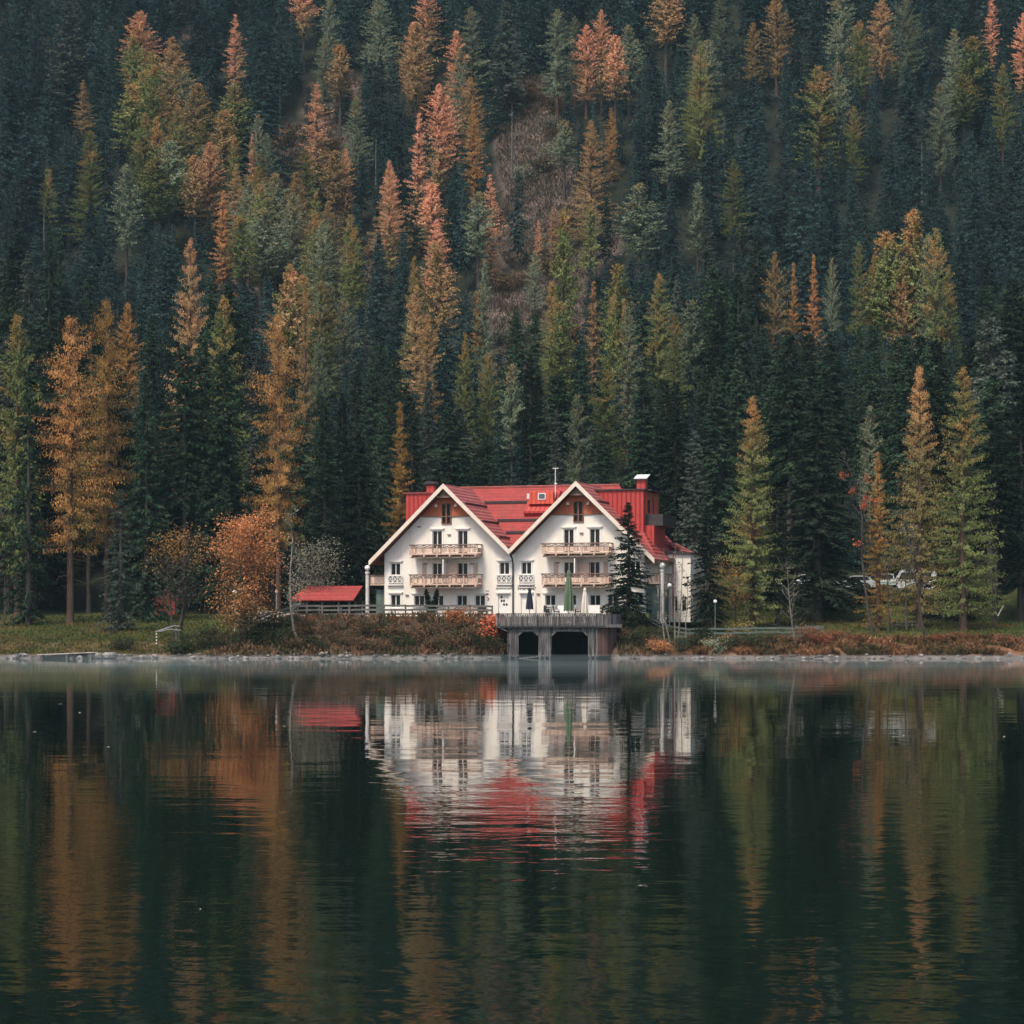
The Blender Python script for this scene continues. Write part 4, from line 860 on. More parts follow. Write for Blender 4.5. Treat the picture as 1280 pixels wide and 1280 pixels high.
# roof bay with skylight between the gables
def vpl(z): return .8 + (z - BZ) / sf
bay = MB(); z1, z0 = zl(608), zl(640); u0, u1 = U(640) - 0, U(676)
u0, u1 = -.35, 2.55
bay.add([(u0, vpl(z0) - .35, z0 + .05), (u1, vpl(z0) - .35, z0 + .05), (u1, vpl(z1) - .45, z1), (u0, vpl(z1) - .45, z1), (u0, vpl(z0) + .1, z0 - .3), (u1, vpl(z0) + .1, z0 - .3), (u1, vpl(z1) + .6, z1), (u0, vpl(z1) + .6, z1)],
        [(0, 1, 2, 3), (0, 4, 5, 1), (1, 5, 6, 2), (3, 7, 4, 0), (3, 2, 6, 7)]); bay_o = bay.build('roof_bay', M['seam'], hotel)
zz = zl(626); cn = MB(); cn.prism([(u0 + .35, zz), (u1 - .25, zz), (u1 - .25, zz + 1.1), (u0 + .35, zz + 1.1)], vpl(zz) - .75, vpl(zz) + .6); cn.box(u0 + .25, u1 - .15, vpl(zz) - .85, vpl(zz) - .3, zz - .02, zz + .1); cn.build('dormer_box', M['orangeseam'], bay_o)
sk = MB(); yy = vpl(zz) - .79; a_ = .85; sk.box(a_, a_ + .75, yy, yy + .03, zz + .38, zz + 1.0); sk.build('skylight_frame', M['palemetal'], bay_o)
sk = MB(); sk.box(a_ + .1, a_ + .65, yy - .02, yy - .005, zz + .48, zz + .9); sk.build('skylight_pane', surf('blue_grey_glass', (.12, .16, .2), (.08, .1, .13), 1, .1), bay_o)
sk = MB(); yy = vpl(zl(618)) - .62; sk.box(u0 - .1, u0 + .28, yy, yy + .2, zl(619), zl(612)); sk.build('vent_box', M['palemetal'], bay_o)
ld = MB(); ld.bar((u0, vpl(zl(637)) - .55, zl(637)), (u1, vpl(zl(637)) - .55, zl(637)), .16, .18); ld.build('bay_edge', M['seam'], bay_o)
an = MB(); ax = U(676) - .35; av = vpl(zl(622)) - .5
an.tube([(ax - .6, av, zl(620.5)), (ax - .1, av, zl(620)), (ax, av, zl(617)), (ax, av, zl(580.5))], [.05, .05, .05, .04], 6); an.bar((ax - .25, av, zl(580.5)), (ax + .3, av, zl(580.5)), .07); an.bar((ax - .1, av, zl(600)), (ax + .18, av, zl(600)), .08); an.build('antenna_mast', M['palemetal'], hotel)
# box dormers clad in red metal on the outer slopes
for sg in (-1, 1):
    uo = 11.4; zt = zl(612.5) + (.05 if sg < 0 else 0); y0, y1 = 3.4, 9.0
    bx = MB(); p = [(sg * 6.3, zt - 3.2), (sg * uo, zt - 5.2), (sg * uo, zt), (sg * 6.3, zt)]
    bx.prism(p if sg > 0 else p[::-1], y0, y1)
    dm = bx.build('dormer', M['seam'], hotel)
    tp = MB(); a_, b_ = sorted((sg * 6.2, sg * (uo + .25))); tp.box(a_, b_, y0 - .15, y1 + .1, zt + .002, zt + .12); tp.build('dormer_roof', M['pipe'] if sg > 0 else M['tile_lit'], dm)
    sm = MB()
    for q in range(12):
        a_ = sg * (6.4 + q * .42); sm.box(a_ - .025, a_ + .025, y0 - .05, y0 - .002, zt - 4.4, zt)
    sm.build('standing_seam', M['seam'], dm)
    if sg > 0:      # loggia end wall facing the lake side lane
        en = MB(); en.box(uo + .003, uo + .08, y0 + .9, y1, zt - 2.15, zt - .05); en.build('end_wall', M['orangeseam'], dm)
        pl = MB(); pl.box(uo + .083, uo + .12, y0 + .9, y1 - 2.3, zt - .75, zt - .2); pl.box(uo + .083, uo + .12, y1 - 2.1, y1, zt - .8, zt - .15); pl.build('end_panel', M['clad'], dm)
        gl = MB(); gl.box(uo + .083, uo + .1, y0 + 1.3, y0 + 2.1, zt - 2.0, zt - .85); gl.build('end_window', M['glass'], dm); gl = MB(); gl.box(uo + .083, uo + .14, y1 - 2.29, y1 - 2.11, zt - 2.1, zt); gl.build('corner_post', M['pipe'], dm)
        ov = MB(); ov.box(uo + .26, uo + .6, y0 + .6, y1 + .1, zt - .02, zt + .1); ov.build('overhang', M['pipe'], dm)
        bc = MB(); bc.box(uo, uo + 1.6, y0 + .9, y1 + .8, zt - 3.2, zt - 2.15); bc.build('loggia_balcony', M['pipe'], dm)
        lw = MB(); lw.box(uo + .003, uo + .9, y0 + .4, y1 - .8, zt - 5.6, zt - 3.203); lw.build('lower_wall', M['seam'], dm)
# chimneys
ch = MB(); cx = U(532) + -.75; cv = 5.5; cx = -9.75
ch.box(cx - .36, cx + .36, cv, cv + .7, zl(618), zl(600)); ch.tube([(cx + .42, cv - .1, zl(616)), (cx + .42, cv - .1, zl(603))], [.07, .07], 6)
c0 = ch.build('chimney', M['seam'], hotel); cp = MB(); cp.prism([(cx - .6, zl(598)), (cx + .6, zl(598)), (cx + .45, zl(594.5)), (cx - .45, zl(594.5))], cv - .2, cv + .9)
for q in (-.3, .3): cp.box(cx + q - .04, cx + q + .04, cv + .1, cv + .2, zl(600) + .003, zl(598) - .003)
cp.build('chimney_cap', M['pipe'], c0)
ch = MB(); cx = 10.75; cv = 5.2; ch.box(cx - .42, cx + .42, cv, cv + .75, zl(613) , zl(597.5)); c0 = ch.build('chimney', M['seam'], hotel)
cp = MB(); cp.add([(cx - .62, cv - .25, zl(596)), (cx + .62, cv - .25, zl(596)), (cx + .62, cv + 1, zl(590.5)), (cx - .62, cv + 1, zl(590.5)), (cx - .62, cv - .25, zl(596) - .08), (cx + .62, cv - .25, zl(596) - .08), (cx + .62, cv + 1, zl(590.5) - .08), (cx - .62, cv + 1, zl(590.5) - .08)],
       [(0, 1, 2, 3), (4, 7, 6, 5), (0, 4, 5, 1), (1, 5, 6, 2), (2, 6, 7, 3), (3, 7, 4, 0)])
for q in (-.35, .35): cp.box(cx + q - .04, cx + q + .04, cv + .03, cv + .12, zl(597.5) + .003, zl(596) - .083 + .15); cp.box(cx + q - .04, cx + q + .04, cv + .6, cv + .7, zl(597.5) + .003, zl(594) - .05)
cp.build('chimney_cap', M['palemetal'], c0)
# balconies
def balcony(u0, u1, zt, zb, v0=-1.35, n=5, name='balcony'):
    fl = MB(); fl.box(u0 - .05, u1 + .05, v0 - .08, -.003, zb + .16, zb + .30); b0 = fl.build(name, M['balc'], hotel)
    jo = MB()
    for q in range(n + 1):
        a_ = u0 + .15 + q * (u1 - u0 - .3) / n; jo.box(a_ - .07, a_ + .07, v0 - .12, -.004, zb - .02, zb + .158)
    jo.box(u0, u1, v0 + .1, v0 + .25, zb - .12, zb - .022); jo.build('joist', M['balc'], b0)
    ra = MB(); ra.box(u0 - .12, u1 + .12, v0 - .1, v0 + .06, zt - .09, zt)
    for a_ in (u0 - .1, u1 + .02): ra.box(a_, a_ + .08, v0 + .062, -.003, zt - .09, zt)
    ra.build('handrail', M['balcdark'], b0)
    for q in range(n + 1):
        a_ = u0 + q * (u1 - u0) / n; po = MB(); po.box(a_ - .05, a_ + .05, v0 - .05, v0 + .05, zb + .303, zt - .093); po.build('post', M['balc'], b0)
    for vv in (-.15,):
        for a_ in (u0, u1): po = MB(); po.box(a_ - .05, a_ + .05, vv - .05, vv + .05, zb + .303, zt - .093); po.build('post', M['balc'], b0)
    pn = MB(); h = zt - zb
    nb_ = int((u1 - u0) / .16)
    for q in range(nb_):
        a_ = u0 + .0 + q * (u1 - u0) / nb_; pn.box(a_ + .012, a_ + (u1 - u0) / nb_ - .012, v0 - .005, v0 + .03, zb + .36, zb + .36 + h * .37, RNG.random())
    for a_ in (u0, u1):
        for q in range(8):
            vv = v0 + .1 + q * (abs(v0) - .2) / 8; pn.box(a_ - .02, a_ + .015, vv, vv + .12, zb + .36, zb + .36 + h * .37, RNG.random())
    pn.build('board_panel', M['balc'], b0)
    x_ = MB(); za, zb2 = zb + .36 + h * .37 + .05, zt - .12
    x_.box(u0, u1, v0 - .02, v0 + .02, za - .05, za)
    for q in range(n):
        a_ = u0 + q * (u1 - u0) / n + .06; c_ = u0 + (q + 1) * (u1 - u0) / n - .06; m_ = (a_ + c_) / 2
        for l_, r_ in ((a_, m_ - .03), (m_ + .03, c_)):
            x_.bar((l_, v0, za), (r_, v0, zb2), .05); x_.bar((l_, v0 + .004, zb2), (r_, v0 + .004, za), .05)
        x_.box(m_ - .025, m_ + .025, v0 - .02, v0 + .02, za, zb2)
    x_.build('cross_bracing', M['balcdark'], b0)
for (a_, b_) in ((515, 601), (679, 764)):
    u0, u1 = U(a_) + .3, U(b_) + .1
    balcony(u0, u1, zl(680), zl(695.5)); balcony(u0, u1, zl(717.5), zl(733.5))
    m_ = (u0 + u1) / 2
    cb = MB(); cb.box(m_ - .05, m_ + 1.0, -.35, -.002, zl(731), zl(703)); cb.build('partition_cupboard', M['balc'], hotel)
    pt = MB(); pt.box(m_ - .16, m_ - .06, -1.2, -.002, zl(731), zl(699)); pt.build('partition_post', M['trim'], hotel)
    for c_, w_ in ((u0 + .9, 1), (u1 - .6, 1)):
        sh = MB(); sh.box(c_ - .2, c_ + .2, -.05, -.002, zl(731), zl(703)); sh.build('shutter', M['balc'], hotel)
# eave purlin ends
# side balconies with white ball-topped columns
for sg, lab in ((-1, ''), (1, '')):
    u0, u1 = sorted((sg * 12.33, sg * 13.75)); zt, zb = zl(717.5), zl(733)
    fl = MB(); fl.box(u0, u1, .05, 4.6, zb + .16, zb + .3); b0 = fl.build('side_balcony', M['balc'], hotel)
    pn = MB()
    for q in range(8): a_ = u0 + .05 + q * (u1 - u0 - .1) / 8; pn.box(a_, a_ + .15, .06, .1, zb + .33, zb + .98, RNG.random())
    ue = sg * 13.72
    for q in range(26): vv = .15 + q * .17; pn.box(ue - .02, ue + .02, vv, vv + .14, zb + .33, zb + .98, RNG.random())
    pn.build('board_panel', M['balc'], b0)
    ra = MB(); ra.box(u0, u1, .0, .14, zt - .09, zt); ra.box(ue - .06, ue + .06, .142, 4.6, zt - .09, zt)
    for vv in (.07, 1.6, 3.1, 4.5): ra.box(ue - .05, ue + .05, vv - .05, vv + .05, zb + .3, zt - .092)
    ra.build('handrail', M['balcdark'], b0)
    ucol = sg * 13.95; co = MB(); co.lathe((ucol, -.05, 0), [(.23, -.6), (.23, .15), (.18, .25), (.17, zl(713) - .3), (.22, zl(713) - .2), (.22, zl(713))]); c0 = co.build('column', M['plaster'], hotel)
    ba = MB(); ba.ball((ucol, -.05, zl(708.6)), .26); ba.build('ball_finial', M['globe'], c0)
# glazed ground-floor bay on both sides, under the side balconies
for sg in (-1, 1):
    u0, u1 = sorted((sg * 12.33, sg * 13.3)); gl = MB(); gl.box(u0, u1, .6, 5.8, -.3, zl(736)); g0 = gl.build('glazed_bay', M['greenglass'], hotel)
    fr = MB()
    for q in range(6): vv = .6 + q * 1.04; a_ = sg * 13.3; fr.box(a_ - .04, a_ + .04, vv - .04, vv + .04, -.3, zl(735.5))
    fr.box(sg * 12.8 - .04, sg * 12.8 + .04, .54, .6, -.3, zl(735.5)); fr.build('glazing_bar', M['fencegreen'], g0)
# rear wing on the right
ww = MB(); ww.box(12.303, 15.15, 6.2, 13, -.5, zl(692)); wg = ww.build('side_wing', M['render'], hotel)
wr = MB(); wr.prism([(12.31, zl(692) + .05), (15.3, zl(692) + .02), (15.3, zl(692) + .16), (12.31, zl(692) + .35)], 5.95, 13.3); wr.build('wing_roof', M['pipe'], wg)
wr = MB(); wr.prism([(12.31, 6.75), (14.3, 5.75), (14.3, 5.9), (12.31, 6.95)], 9.4, 13.2); wr.build('lean_to_roof', M['tile_lit'], wg)
for c_ in (13.75, 14.55):
    p = MB(); p.box(c_ - .17, c_ + .17, 6.15, 6.198, zl(763), zl(745)); p.build('slit_window', M['glass'], wg)
dp = MB(); dp.tube([(13.55, 6.08, -.2), (13.55, 6.08, zl(693))], [.06, .06], 6); dp.build('downpipe', M['redboard'], wg)
gt = MB(); gt.box(12.4, 13.7, 5.0, 6.1, zl(702), zl(697)); gt.build('porch_roof', M['pipe'], wg)
# sign letters above the right-hand entrance
fc = bpy.data.curves.new('hotel_letters', 'FONT'); fc.body = 'HOTEL'; fc.size = .48; fc.extrude = .015; fc.align_x = 'CENTER'; fc.space_character = 1.15
tmp = bpy.data.objects.new('tmp_letters', fc); COL.objects.link(tmp); dg = bpy.context.evaluated_depsgraph_get(); lm = bpy.data.meshes.new_from_object(tmp.evaluated_get(dg)); bpy.data.objects.remove(tmp)
lm.materials.clear(); lm.materials.append(M['balcdark'])
lo = bpy.data.objects.new('sign_lettering', lm); COL.objects.link(lo); lo.parent = hotel; lo.rotation_euler = (R(90), 0, 0); lo.location = (U(658), -.03, zl(737.3))
# wall emblem and small wall lamps
em = MB(); eu = U(609)
em.box(eu - .16, eu + .16, -.03, -.004, zl(739), zl(738)); em.box(eu - .2, eu + .2, -.03, -.004, zl(743), zl(742.2))
em.tube([(eu + .02, -.03, zl(746)), (eu + .15, -.03, zl(748)), (eu + .05, -.03, zl(750.5))], [.04, .05, .03], 5); em.build('wall_emblem', M['balcdark'], hotel)
for px, py in ((509, 743.3), (532, 704), (590, 704.5), (561.5, 667.5), (727, 667.5), (673, 742.5), (697, 704), (524, 657)):
    l = MB(); uu = U(px); l.box(uu - .16, uu + .16, -.12, -.004, zl(py) - .05, zl(py) + .05); l.build('wall_light', M['balcdark'], hotel)

# ------------------------------------------------------------------ boathouse with terrace
YB = 188.3
bx_ = lambda px: xat(px, YB); bz = lambda py: zat(py, YB)
bh = empty('boathouse', (bx_(700), YB, 0), 0, 'weathered timber boathouse with two dark boat openings under the terrace', 'boathouse')
ox = bx_(700)
def opn(x):     # lower edge of the boarding at x
    for a, b_ in ((bx_(647.5), bx_(672.5)), (bx_(689.5), bx_(734.5))):
        if a < x < b_:
            ch_ = .42; t = bz(789.5); return t - max(0, ch_ - (x - a)) * .9 - max(0, ch_ - (b_ - x)) * .9
    return bz(820.3)
fb = MB(); x = bx_(634)
while x < bx_(746):
    w = random.uniform(.13, .2); zl0 = opn(x + w / 2); jit = random.uniform(0, .05) if zl0 < 1 else 0
    fb.box(x + .013 - ox, x + w - .013 - ox, random.uniform(-.03, .0), .07, zl0 - jit, bz(784.5), random.random()); x += w
fb.build('boarding', M['oldwood'], bh)
tb = MB()
for a, b_ in ((647.5, 672.5), (689.5, 734.5)):
    a, b_ = bx_(a) - ox, bx_(b_) - ox; t = bz(789.5)
    tb.box(a + .42, b_ - .42, -.06, -.032, t, t + .14); tb.bar((a + .42, -.045, t + .07), (a, -.045, t - .33), .03, .14); tb.bar((b_ - .42, -.045, t + .07), (b_, -.045, t - .33), .03, .14)
tb.build('opening_trim', M['oldwood'], bh)
cv = MB(); a0 = bx_(746); rad = bx_(773) - a0
for q in range(18):     # curved side in brown boards
    t0, t1 = q / 18 * math.pi / 2, (q + 1) / 18 * math.pi / 2
    p0 = (a0 - ox + rad * math.sin(t0), rad * 1.5 * (1 - math.cos(t0))); p1 = (a0 - ox + rad * math.sin(t1), rad * 1.5 * (1 - math.cos(t1)))
    r_ = random.random(); cv.add([(p0[0], p0[1], bz(820)), (p1[0], p1[1], bz(820)), (p1[0], p1[1], bz(784.5)), (p0[0], p0[1], bz(784.5)), (p0[0] - .05, p0[1] + .08, bz(820)), (p1[0] - .05, p1[1] + .08, bz(820)), (p1[0] - .05, p1[1] + .08, bz(784.5)), (p0[0] - .05, p0[1] + .08, bz(784.5))],
                                [(0, 1, 2, 3), (7, 6, 5, 4), (3, 2, 6, 7), (0, 4, 5, 1), (0, 3, 7, 4), (1, 5, 6, 2)], r_)
cv.build('curved_side', M['brownwood'], bh)
rl = MB(); x = bx_(620)
while x < bx_(752):
    w = random.uniform(.13, .19); rl.box(x + .018 - ox, x + w - .018 - ox, -.34 + random.uniform(-.012, .012), -.28, bz(782.5) + random.uniform(-.03, .03), bz(767.6) + random.uniform(-.03, .01), random.random()); x += w
a0 = bx_(752); rad = bx_(778) - a0
for q in range(16):
    t0, t1 = q / 16 * math.pi / 2 + .015, (q + 1) / 16 * math.pi / 2; p0 = (a0 - ox + rad * math.sin(t0), -.34 + rad * 1.5 * (1 - math.cos(t0))); p1 = (a0 - ox + rad * math.sin(t1), -.34 + rad * 1.5 * (1 - math.cos(t1)))
    rl.add([(p0[0], p0[1], bz(782)), (p1[0], p1[1], bz(782)), (p1[0], p1[1], bz(767.8)), (p0[0], p0[1], bz(767.8)), (p0[0] - .03, p0[1] + .05, bz(782)), (p1[0] - .03, p1[1] + .05, bz(782)), (p1[0] - .03, p1[1] + .05, bz(767.8)), (p0[0] - .03, p0[1] + .05, bz(767.8))],
           [(0, 1, 2, 3), (7, 6, 5, 4), (3, 2, 6, 7), (0, 4, 5, 1), (0, 3, 7, 4), (1, 5, 6, 2)], random.random())
r0 = rl.build('terrace_railing', M['oldwood'], bh)
hr = MB(); hr.box(bx_(619.5) - ox, bx_(753) - ox, -.4, -.22, bz(767.5), bz(766.6)); hr.box(bx_(619.5) - ox, bx_(753) - ox, -.278, -.2, bz(781), bz(779.5)); hr.build('handrail', M['oldwood'], r0)
dk = MB(); dk.box(bx_(620) - ox, bx_(777) - ox, -.27, 7.6, bz(784.3), bz(780.5)); dk.build('deck', M['oldwood'], bh)
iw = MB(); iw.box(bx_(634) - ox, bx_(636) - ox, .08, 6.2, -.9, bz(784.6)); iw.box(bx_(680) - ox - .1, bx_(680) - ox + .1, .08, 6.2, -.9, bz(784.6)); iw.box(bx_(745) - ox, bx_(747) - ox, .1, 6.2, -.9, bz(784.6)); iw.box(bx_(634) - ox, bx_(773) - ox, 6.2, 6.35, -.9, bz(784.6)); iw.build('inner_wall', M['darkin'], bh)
for px in (637, 645, 675, 681, 687, 738, 744):
    pl = MB(); pl.tube([(bx_(px) - ox, .05, -1), (bx_(px) - ox, .05, bz(816))], [.09, .09], 7); pl.build('pile', M['oldwood'], bh)
br = MB(); br.bar((bx_(621) - ox, -.25, bz(783)), (bx_(634) - ox, -.1, bz(789)), .1); br.build('bracket', M['oldwood'], bh)
bm_ = MB(); bm_.bar((0, 0, 0), (2.3, -.1, .28), .14, .1); o = bm_.build('floating_beam', M['oldwood'], None, (bx_(648), YB - .35, -.02)); tag(o, 'pale timber beam lying in the water at the small boat opening', 'beam')
# parasols
def parasol(px, top, bot, Y, r, mat, label, gzv):
    x = xat(px, Y); z0 = gzv; h = zat(top, Y) - z0; hb = zat(bot, Y) - z0
    root = empty('closed_parasol', (x, Y, z0), 0, label, 'parasol')
    pl = MB(); pl.tube([(0, 0, 0), (0, 0, h + .05)], [.035, .03], 8); pl.build('pole', M['fencewood'], root)
    ba = MB(); ba.lathe((0, 0, 0), [(.38, 0), (.38, .08), (.1, .12), (.06, .3)]); ba.build('base', M['greymetal'], root)
    cn = MB(); n = 16; rings = []
    for q, (kk, rr) in enumerate([(0, 1.0), (.12, .98), (.4, .86), (.7, .62), (.84, .42), (.9, .46), (.97, .3), (1, .08)]):
        zz = hb + (h - hb) * kk; rings.append([(r * rr * (1 + (.22 if i % 2 else -.18) * (1 - kk * .5)) * math.cos(i * 2 * math.pi / n), r * rr * (1 + (.22 if i % 2 else -.18) * (1 - kk * .5)) * math.sin(i * 2 * math.pi / n), zz + (-.1 if q == 0 and i % 2 else 0)) for i in range(n)])
    vs = [v for rr in rings for v in rr]; fs = [(i * n + k, i * n + (k + 1) % n, (i + 1) * n + (k + 1) % n, (i + 1) * n + k) for i in range(len(rings) - 1) for k in range(n)] + [tuple((len(rings) - 1) * n + k for k in range(n))]
    cn.add(vs, fs); cn.build('folded_canopy', mat, root)
parasol(711, 712, 763, 193.5, .40, M['u_green'], 'tall closed green parasol on the boathouse terrace', 3.0)
parasol(731, 734.5, 766, 194.5, .30, M['u_white'], 'closed cream parasol on the terrace right of the green one', 3.0)
parasol(662, 735, 761, 194.5, .30, M['u_blue'], 'closed navy blue parasol on the terrace below the hotel lettering', 3.0)
parasol(669.5, 734.5, 766, 196.5, .10, M['u_white'], 'thin furled white parasol beside the navy parasol', 3.6)
# terrace furniture
def chair():
    r = empty('terrace_chair', (0, 0, 0)); s = MB(); s.box(-.25, .25, -.25, .25, .40, .47); s.build('seat', M['chair'], r)
    b_ = MB(); b_.add([(-.25, .22, .47), (.25, .22, .47), (.25, .33, .98), (-.25, .33, .98), (-.25, .27, .47), (.25, .27, .47), (.25, .38, .98), (-.25, .38, .98)], [(0, 1, 2, 3), (7, 6, 5, 4), (0, 4, 5, 1), (1, 5, 6, 2), (2, 6, 7, 3), (3, 7, 4, 0)]); b_.build('backrest', M['chair'], r)
    for x_ in (-.22, .22):
        for y_ in (-.22, .22): l = MB(); l.box(x_ - .02, x_ + .02, y_ - .02, y_ + .02, 0, .4); l.build('leg', M['greymetal'], r)
        a_ = MB(); a_.box(x_ - .025, x_ + .025, -.25, .27, .64, .68); a_.box(x_ - .02, x_ + .02, -.24, -.2, .47, .64); a_.build('armrest', M['chair'], r)
    return r
def table():
    r = empty('terrace_table', (0, 0, 0)); t = MB(); t.lathe((0, 0, .71), [(.42, 0), (.44, .02), (.42, .04)], 18); t.build('table_top', M['trim'], r)
    c = MB(); c.lathe((0, 0, 0), [(.26, 0), (.26, .03), (.04, .06), (.04, .71)], 12); c.build('pedestal', M['greymetal'], r); return r
c0 = chair(); t0 = table()
for i, (px, Y, rz, lab) in enumerate([(749.5, 196.6, -1.4, 'black chair facing the rightmost white terrace table from its left'), (768, 196.6, 1.5, 'black chair facing the rightmost white terrace table from its right'), (696, 196.4, 1.4, 'black chair left of the tall green parasol'),
                                      (683, 198.6, 0, 'black chair under the ground-floor window left of the green parasol'), (724, 196.5, -1.2, 'black chair between the green and cream parasols'), (600, 198.8, 0, 'black chair against the hotel wall near the emblem'), (606, 198.7, .4, 'second black chair against the hotel wall, closer to the door')]):
    o = c0 if i == 0 else copy_tree(c0); o.location = (xat(px, Y), Y, gz(xat(px, Y), Y)); o.rotation_euler = (0, 0, rz); tag(o, lab, 'chair', 'black chairs on the hotel terrace')
for i, (px, Y, lab) in enumerate([(758.5, 196.4, 'round white terrace table between two black chairs'), (719, 196.2, 'round white table between the green and cream parasols'), (689, 196.8, 'round white table left of the green parasol')]):
    o = t0 if i == 0 else copy_tree(t0); o.location = (xat(px, Y), Y, gz(xat(px, Y), Y)); tag(o, lab, 'table', 'white terrace tables')
for px, w, lab in ((741, .62, 'white screen panel on the terrace right of the cream parasol'), (703, .42, 'narrow white menu board left of the green parasol')):
    Y = 196.2; x = xat(px, Y); r = empty('terrace_board', (x, Y, gz(x, Y)), 0, lab, 'board'); p = MB(); p.add([(-w, 0, .25), (w, 0, .25), (w, .18, .98), (-w, .18, .98), (-w, .04, .25), (w, .04, .25), (w, .22, .98), (-w, .22, .98)], [(0, 1, 2, 3), (7, 6, 5, 4), (0, 4, 5, 1), (1, 5, 6, 2), (2, 6, 7, 3), (3, 7, 4, 0)]); p.build('panel', M['trim'], r)
    l = MB(); l.box(-w, -w + .05, .02, .07, 0, .25); l.box(w - .05, w, .02, .07, 0, .25); l.build('stand', M['greymetal'], r)
# lyre-shaped dark bush in a tub
Y = 198.6; x = xat(539.5, Y); r = empty('forked_bush', (x, Y, gz(x, Y)), 0, 'dark bush trained into a V shape before the left gable', 'bush')
rng = np.random.default_rng(61); pts = []
for sg in (-1, 1):
    q = rng.random(1500); rad = .2 * np.sin(np.pi * (.15 + .8 * q)) + .05
    pts.append(np.stack([sg * (.14 + .36 * q) + rng.normal(0, .5, 1500) * rad, rng.normal(0, .5, 1500) * rad, .45 + 1.95 * q], -1))
q = rng.normal(0, .17, (1400, 3)); q[:, 2] += .62; q[:, 0] *= 1.25; pts.append(q); C = np.concatenate(pts)
D = rng.normal(0, 1, C.shape); D /= np.linalg.norm(D, axis=1)[:, None]; S = np.cross(D, rng.normal(0, 1, C.shape)); S /= np.linalg.norm(S, axis=1)[:, None]; l = .09
V = np.stack([C - D * l, C + S * l * .5, C + D * l, C - S * l * .5], 1).reshape(-1, 3)
link('foliage', meshnp('bush_foliage', V, np.arange(len(V)).reshape(-1, 4), rng.random(len(C)), M['spruce_dark']), r)
tb = MB(); tb.lathe((0, 0, 0), [(.22, 0), (.3, .45), (.33, .47), (.27, .47)]); tb.build('tub', M['chair'], r)

# ------------------------------------------------------------------ fences
def fence(name, pts, hgt_, nrail, mat, label, dz=0):    # pts: (px, Y) of each post
    P = [(xat(px, Y), Y) for px, Y in pts]; r = empty(name, (P[0][0], P[0][1], 0), 0, label, 'fence'); x0, y0 = P[0]
    for a, b_ in P:
        z = gz(a, b_) + dz; p = MB(); p.box(-.07, .07, -.07, .07, -.3, hgt_ + random.uniform(-.03, .08)); o = p.build('post', mat, r, (a - x0, b_ - y0, z)); o.rotation_euler = (random.uniform(-.03, .03), random.uniform(-.03, .03), 0)
    for (a, b_), (c, d_) in zip(P[:-1], P[1:]):
        za, zb = gz(a, b_) + dz, gz(c, d_) + dz
        for k in range(nrail):
            h = hgt_ * (.93 - .36 * k) ; m_ = MB(); m_.bar((a - x0, b_ - y0 - .1, za + h + random.uniform(-.03, .03)), (c - x0, d_ - y0 - .1, zb + h + random.uniform(-.03, .03)), .05, .17); m_.build('rail', mat, r)
fence('rail_fence', [(318 + 27 * i, 195.3 - (.0 if i > 0 else 0)) for i in range(12)], 1.0, 3, M['fencewood'], 'weathered rail fence along the bank top below the hotel')
fence('rail_fence', [(780 + 27.5 * i, 195 - .12 * i) for i in range(10)], 1.0, 3, M['fencegreen'], 'green-grey rail fence running from the boathouse to the lawn')
# ------------------------------------------------------------------ red-roofed shelter
Y = 206; x0, x1 = xat(362, Y), xat(443, Y); zb = gz((x0 + x1) / 2, Y); sh = empty('open_shelter', ((x0 + x1) / 2, Y, zb), 0, 'open shelter with red tiled roof left of the hotel', 'shelter')
w = (x1 - x0) / 2; ze = zat(750, Y) - zb; zr = zat(732.5, Y + 2.5) - zb
rf = MB(); T_ = .12
rf.add([(-w, -1.3, ze), (w, -1.3, ze), (w + .65, 1.8, zr), (-w + 1.6, 1.8, zr), (w, 4.9, ze), (-w, 4.9, ze)], [(0, 1, 2, 3), (3, 2, 4, 5), (0, 3, 5)])
rf.add([(-w, -1.3, ze - T_), (w, -1.3, ze - T_), (w + .65, 1.8, zr - T_), (-w + 1.6, 1.8, zr - T_), (w, 4.9, ze - T_), (-w, 4.9, ze - T_)], [(3, 2, 1, 0), (5, 4, 2, 3), (5, 3, 0)])
rf.add([(-w, -1.3, ze), (w, -1.3, ze), (w, -1.3, ze - T_), (-w, -1.3, ze - T_)], [(3, 2, 1, 0)]); rf.add([(w, -1.3, ze), (w + .65, 1.8, zr), (w + .65, 1.8, zr - T_), (w, -1.3, ze - T_)], [(3, 2, 1, 0)])
rf.build('roof', M['tile'], sh)
for px in (-w + .4, -w + 1.7, 0.1, w - 1.4, w - .4):
    for yy in (-1.0, 4.5): p = MB(); p.box(px - .08, px + .08, yy - .08, yy + .08, -.3, ze + .02); p.build('post', M['fencewood'], sh)
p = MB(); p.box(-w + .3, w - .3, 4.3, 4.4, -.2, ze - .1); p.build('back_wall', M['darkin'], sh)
p = MB(); p.box(-w + .2, -w + 1.1, -.8, -.72, ze - .62, ze - .3); p.build('notice_board', M['palemetal'], sh)
# pale stone wall
Y = 203; x0, x1 = xat(317, Y), xat(392, Y); mb = MB(); rng = np.random.default_rng(71); x = x0
zg = gz((x0 + x1) / 2, Y)
for row in range(3):
    x = x0 + row * .12
    while x < x1 - row * .3:
        w = rng.uniform(.3, .6); h = .33 * (1 - .45 * (x - x0) / (x1 - x0)); zz = zg - .1 + row * h
        mb.box(x, x + w - .03, Y - .2 + rng.uniform(-.05, .05), Y + .25, zz, zz + h - .02, rng.random()); x += w
tag(mb.build('stone_wall', M['whitestone']), 'low pale stone wall between the rust-leaved tree and the shelter', 'wall')
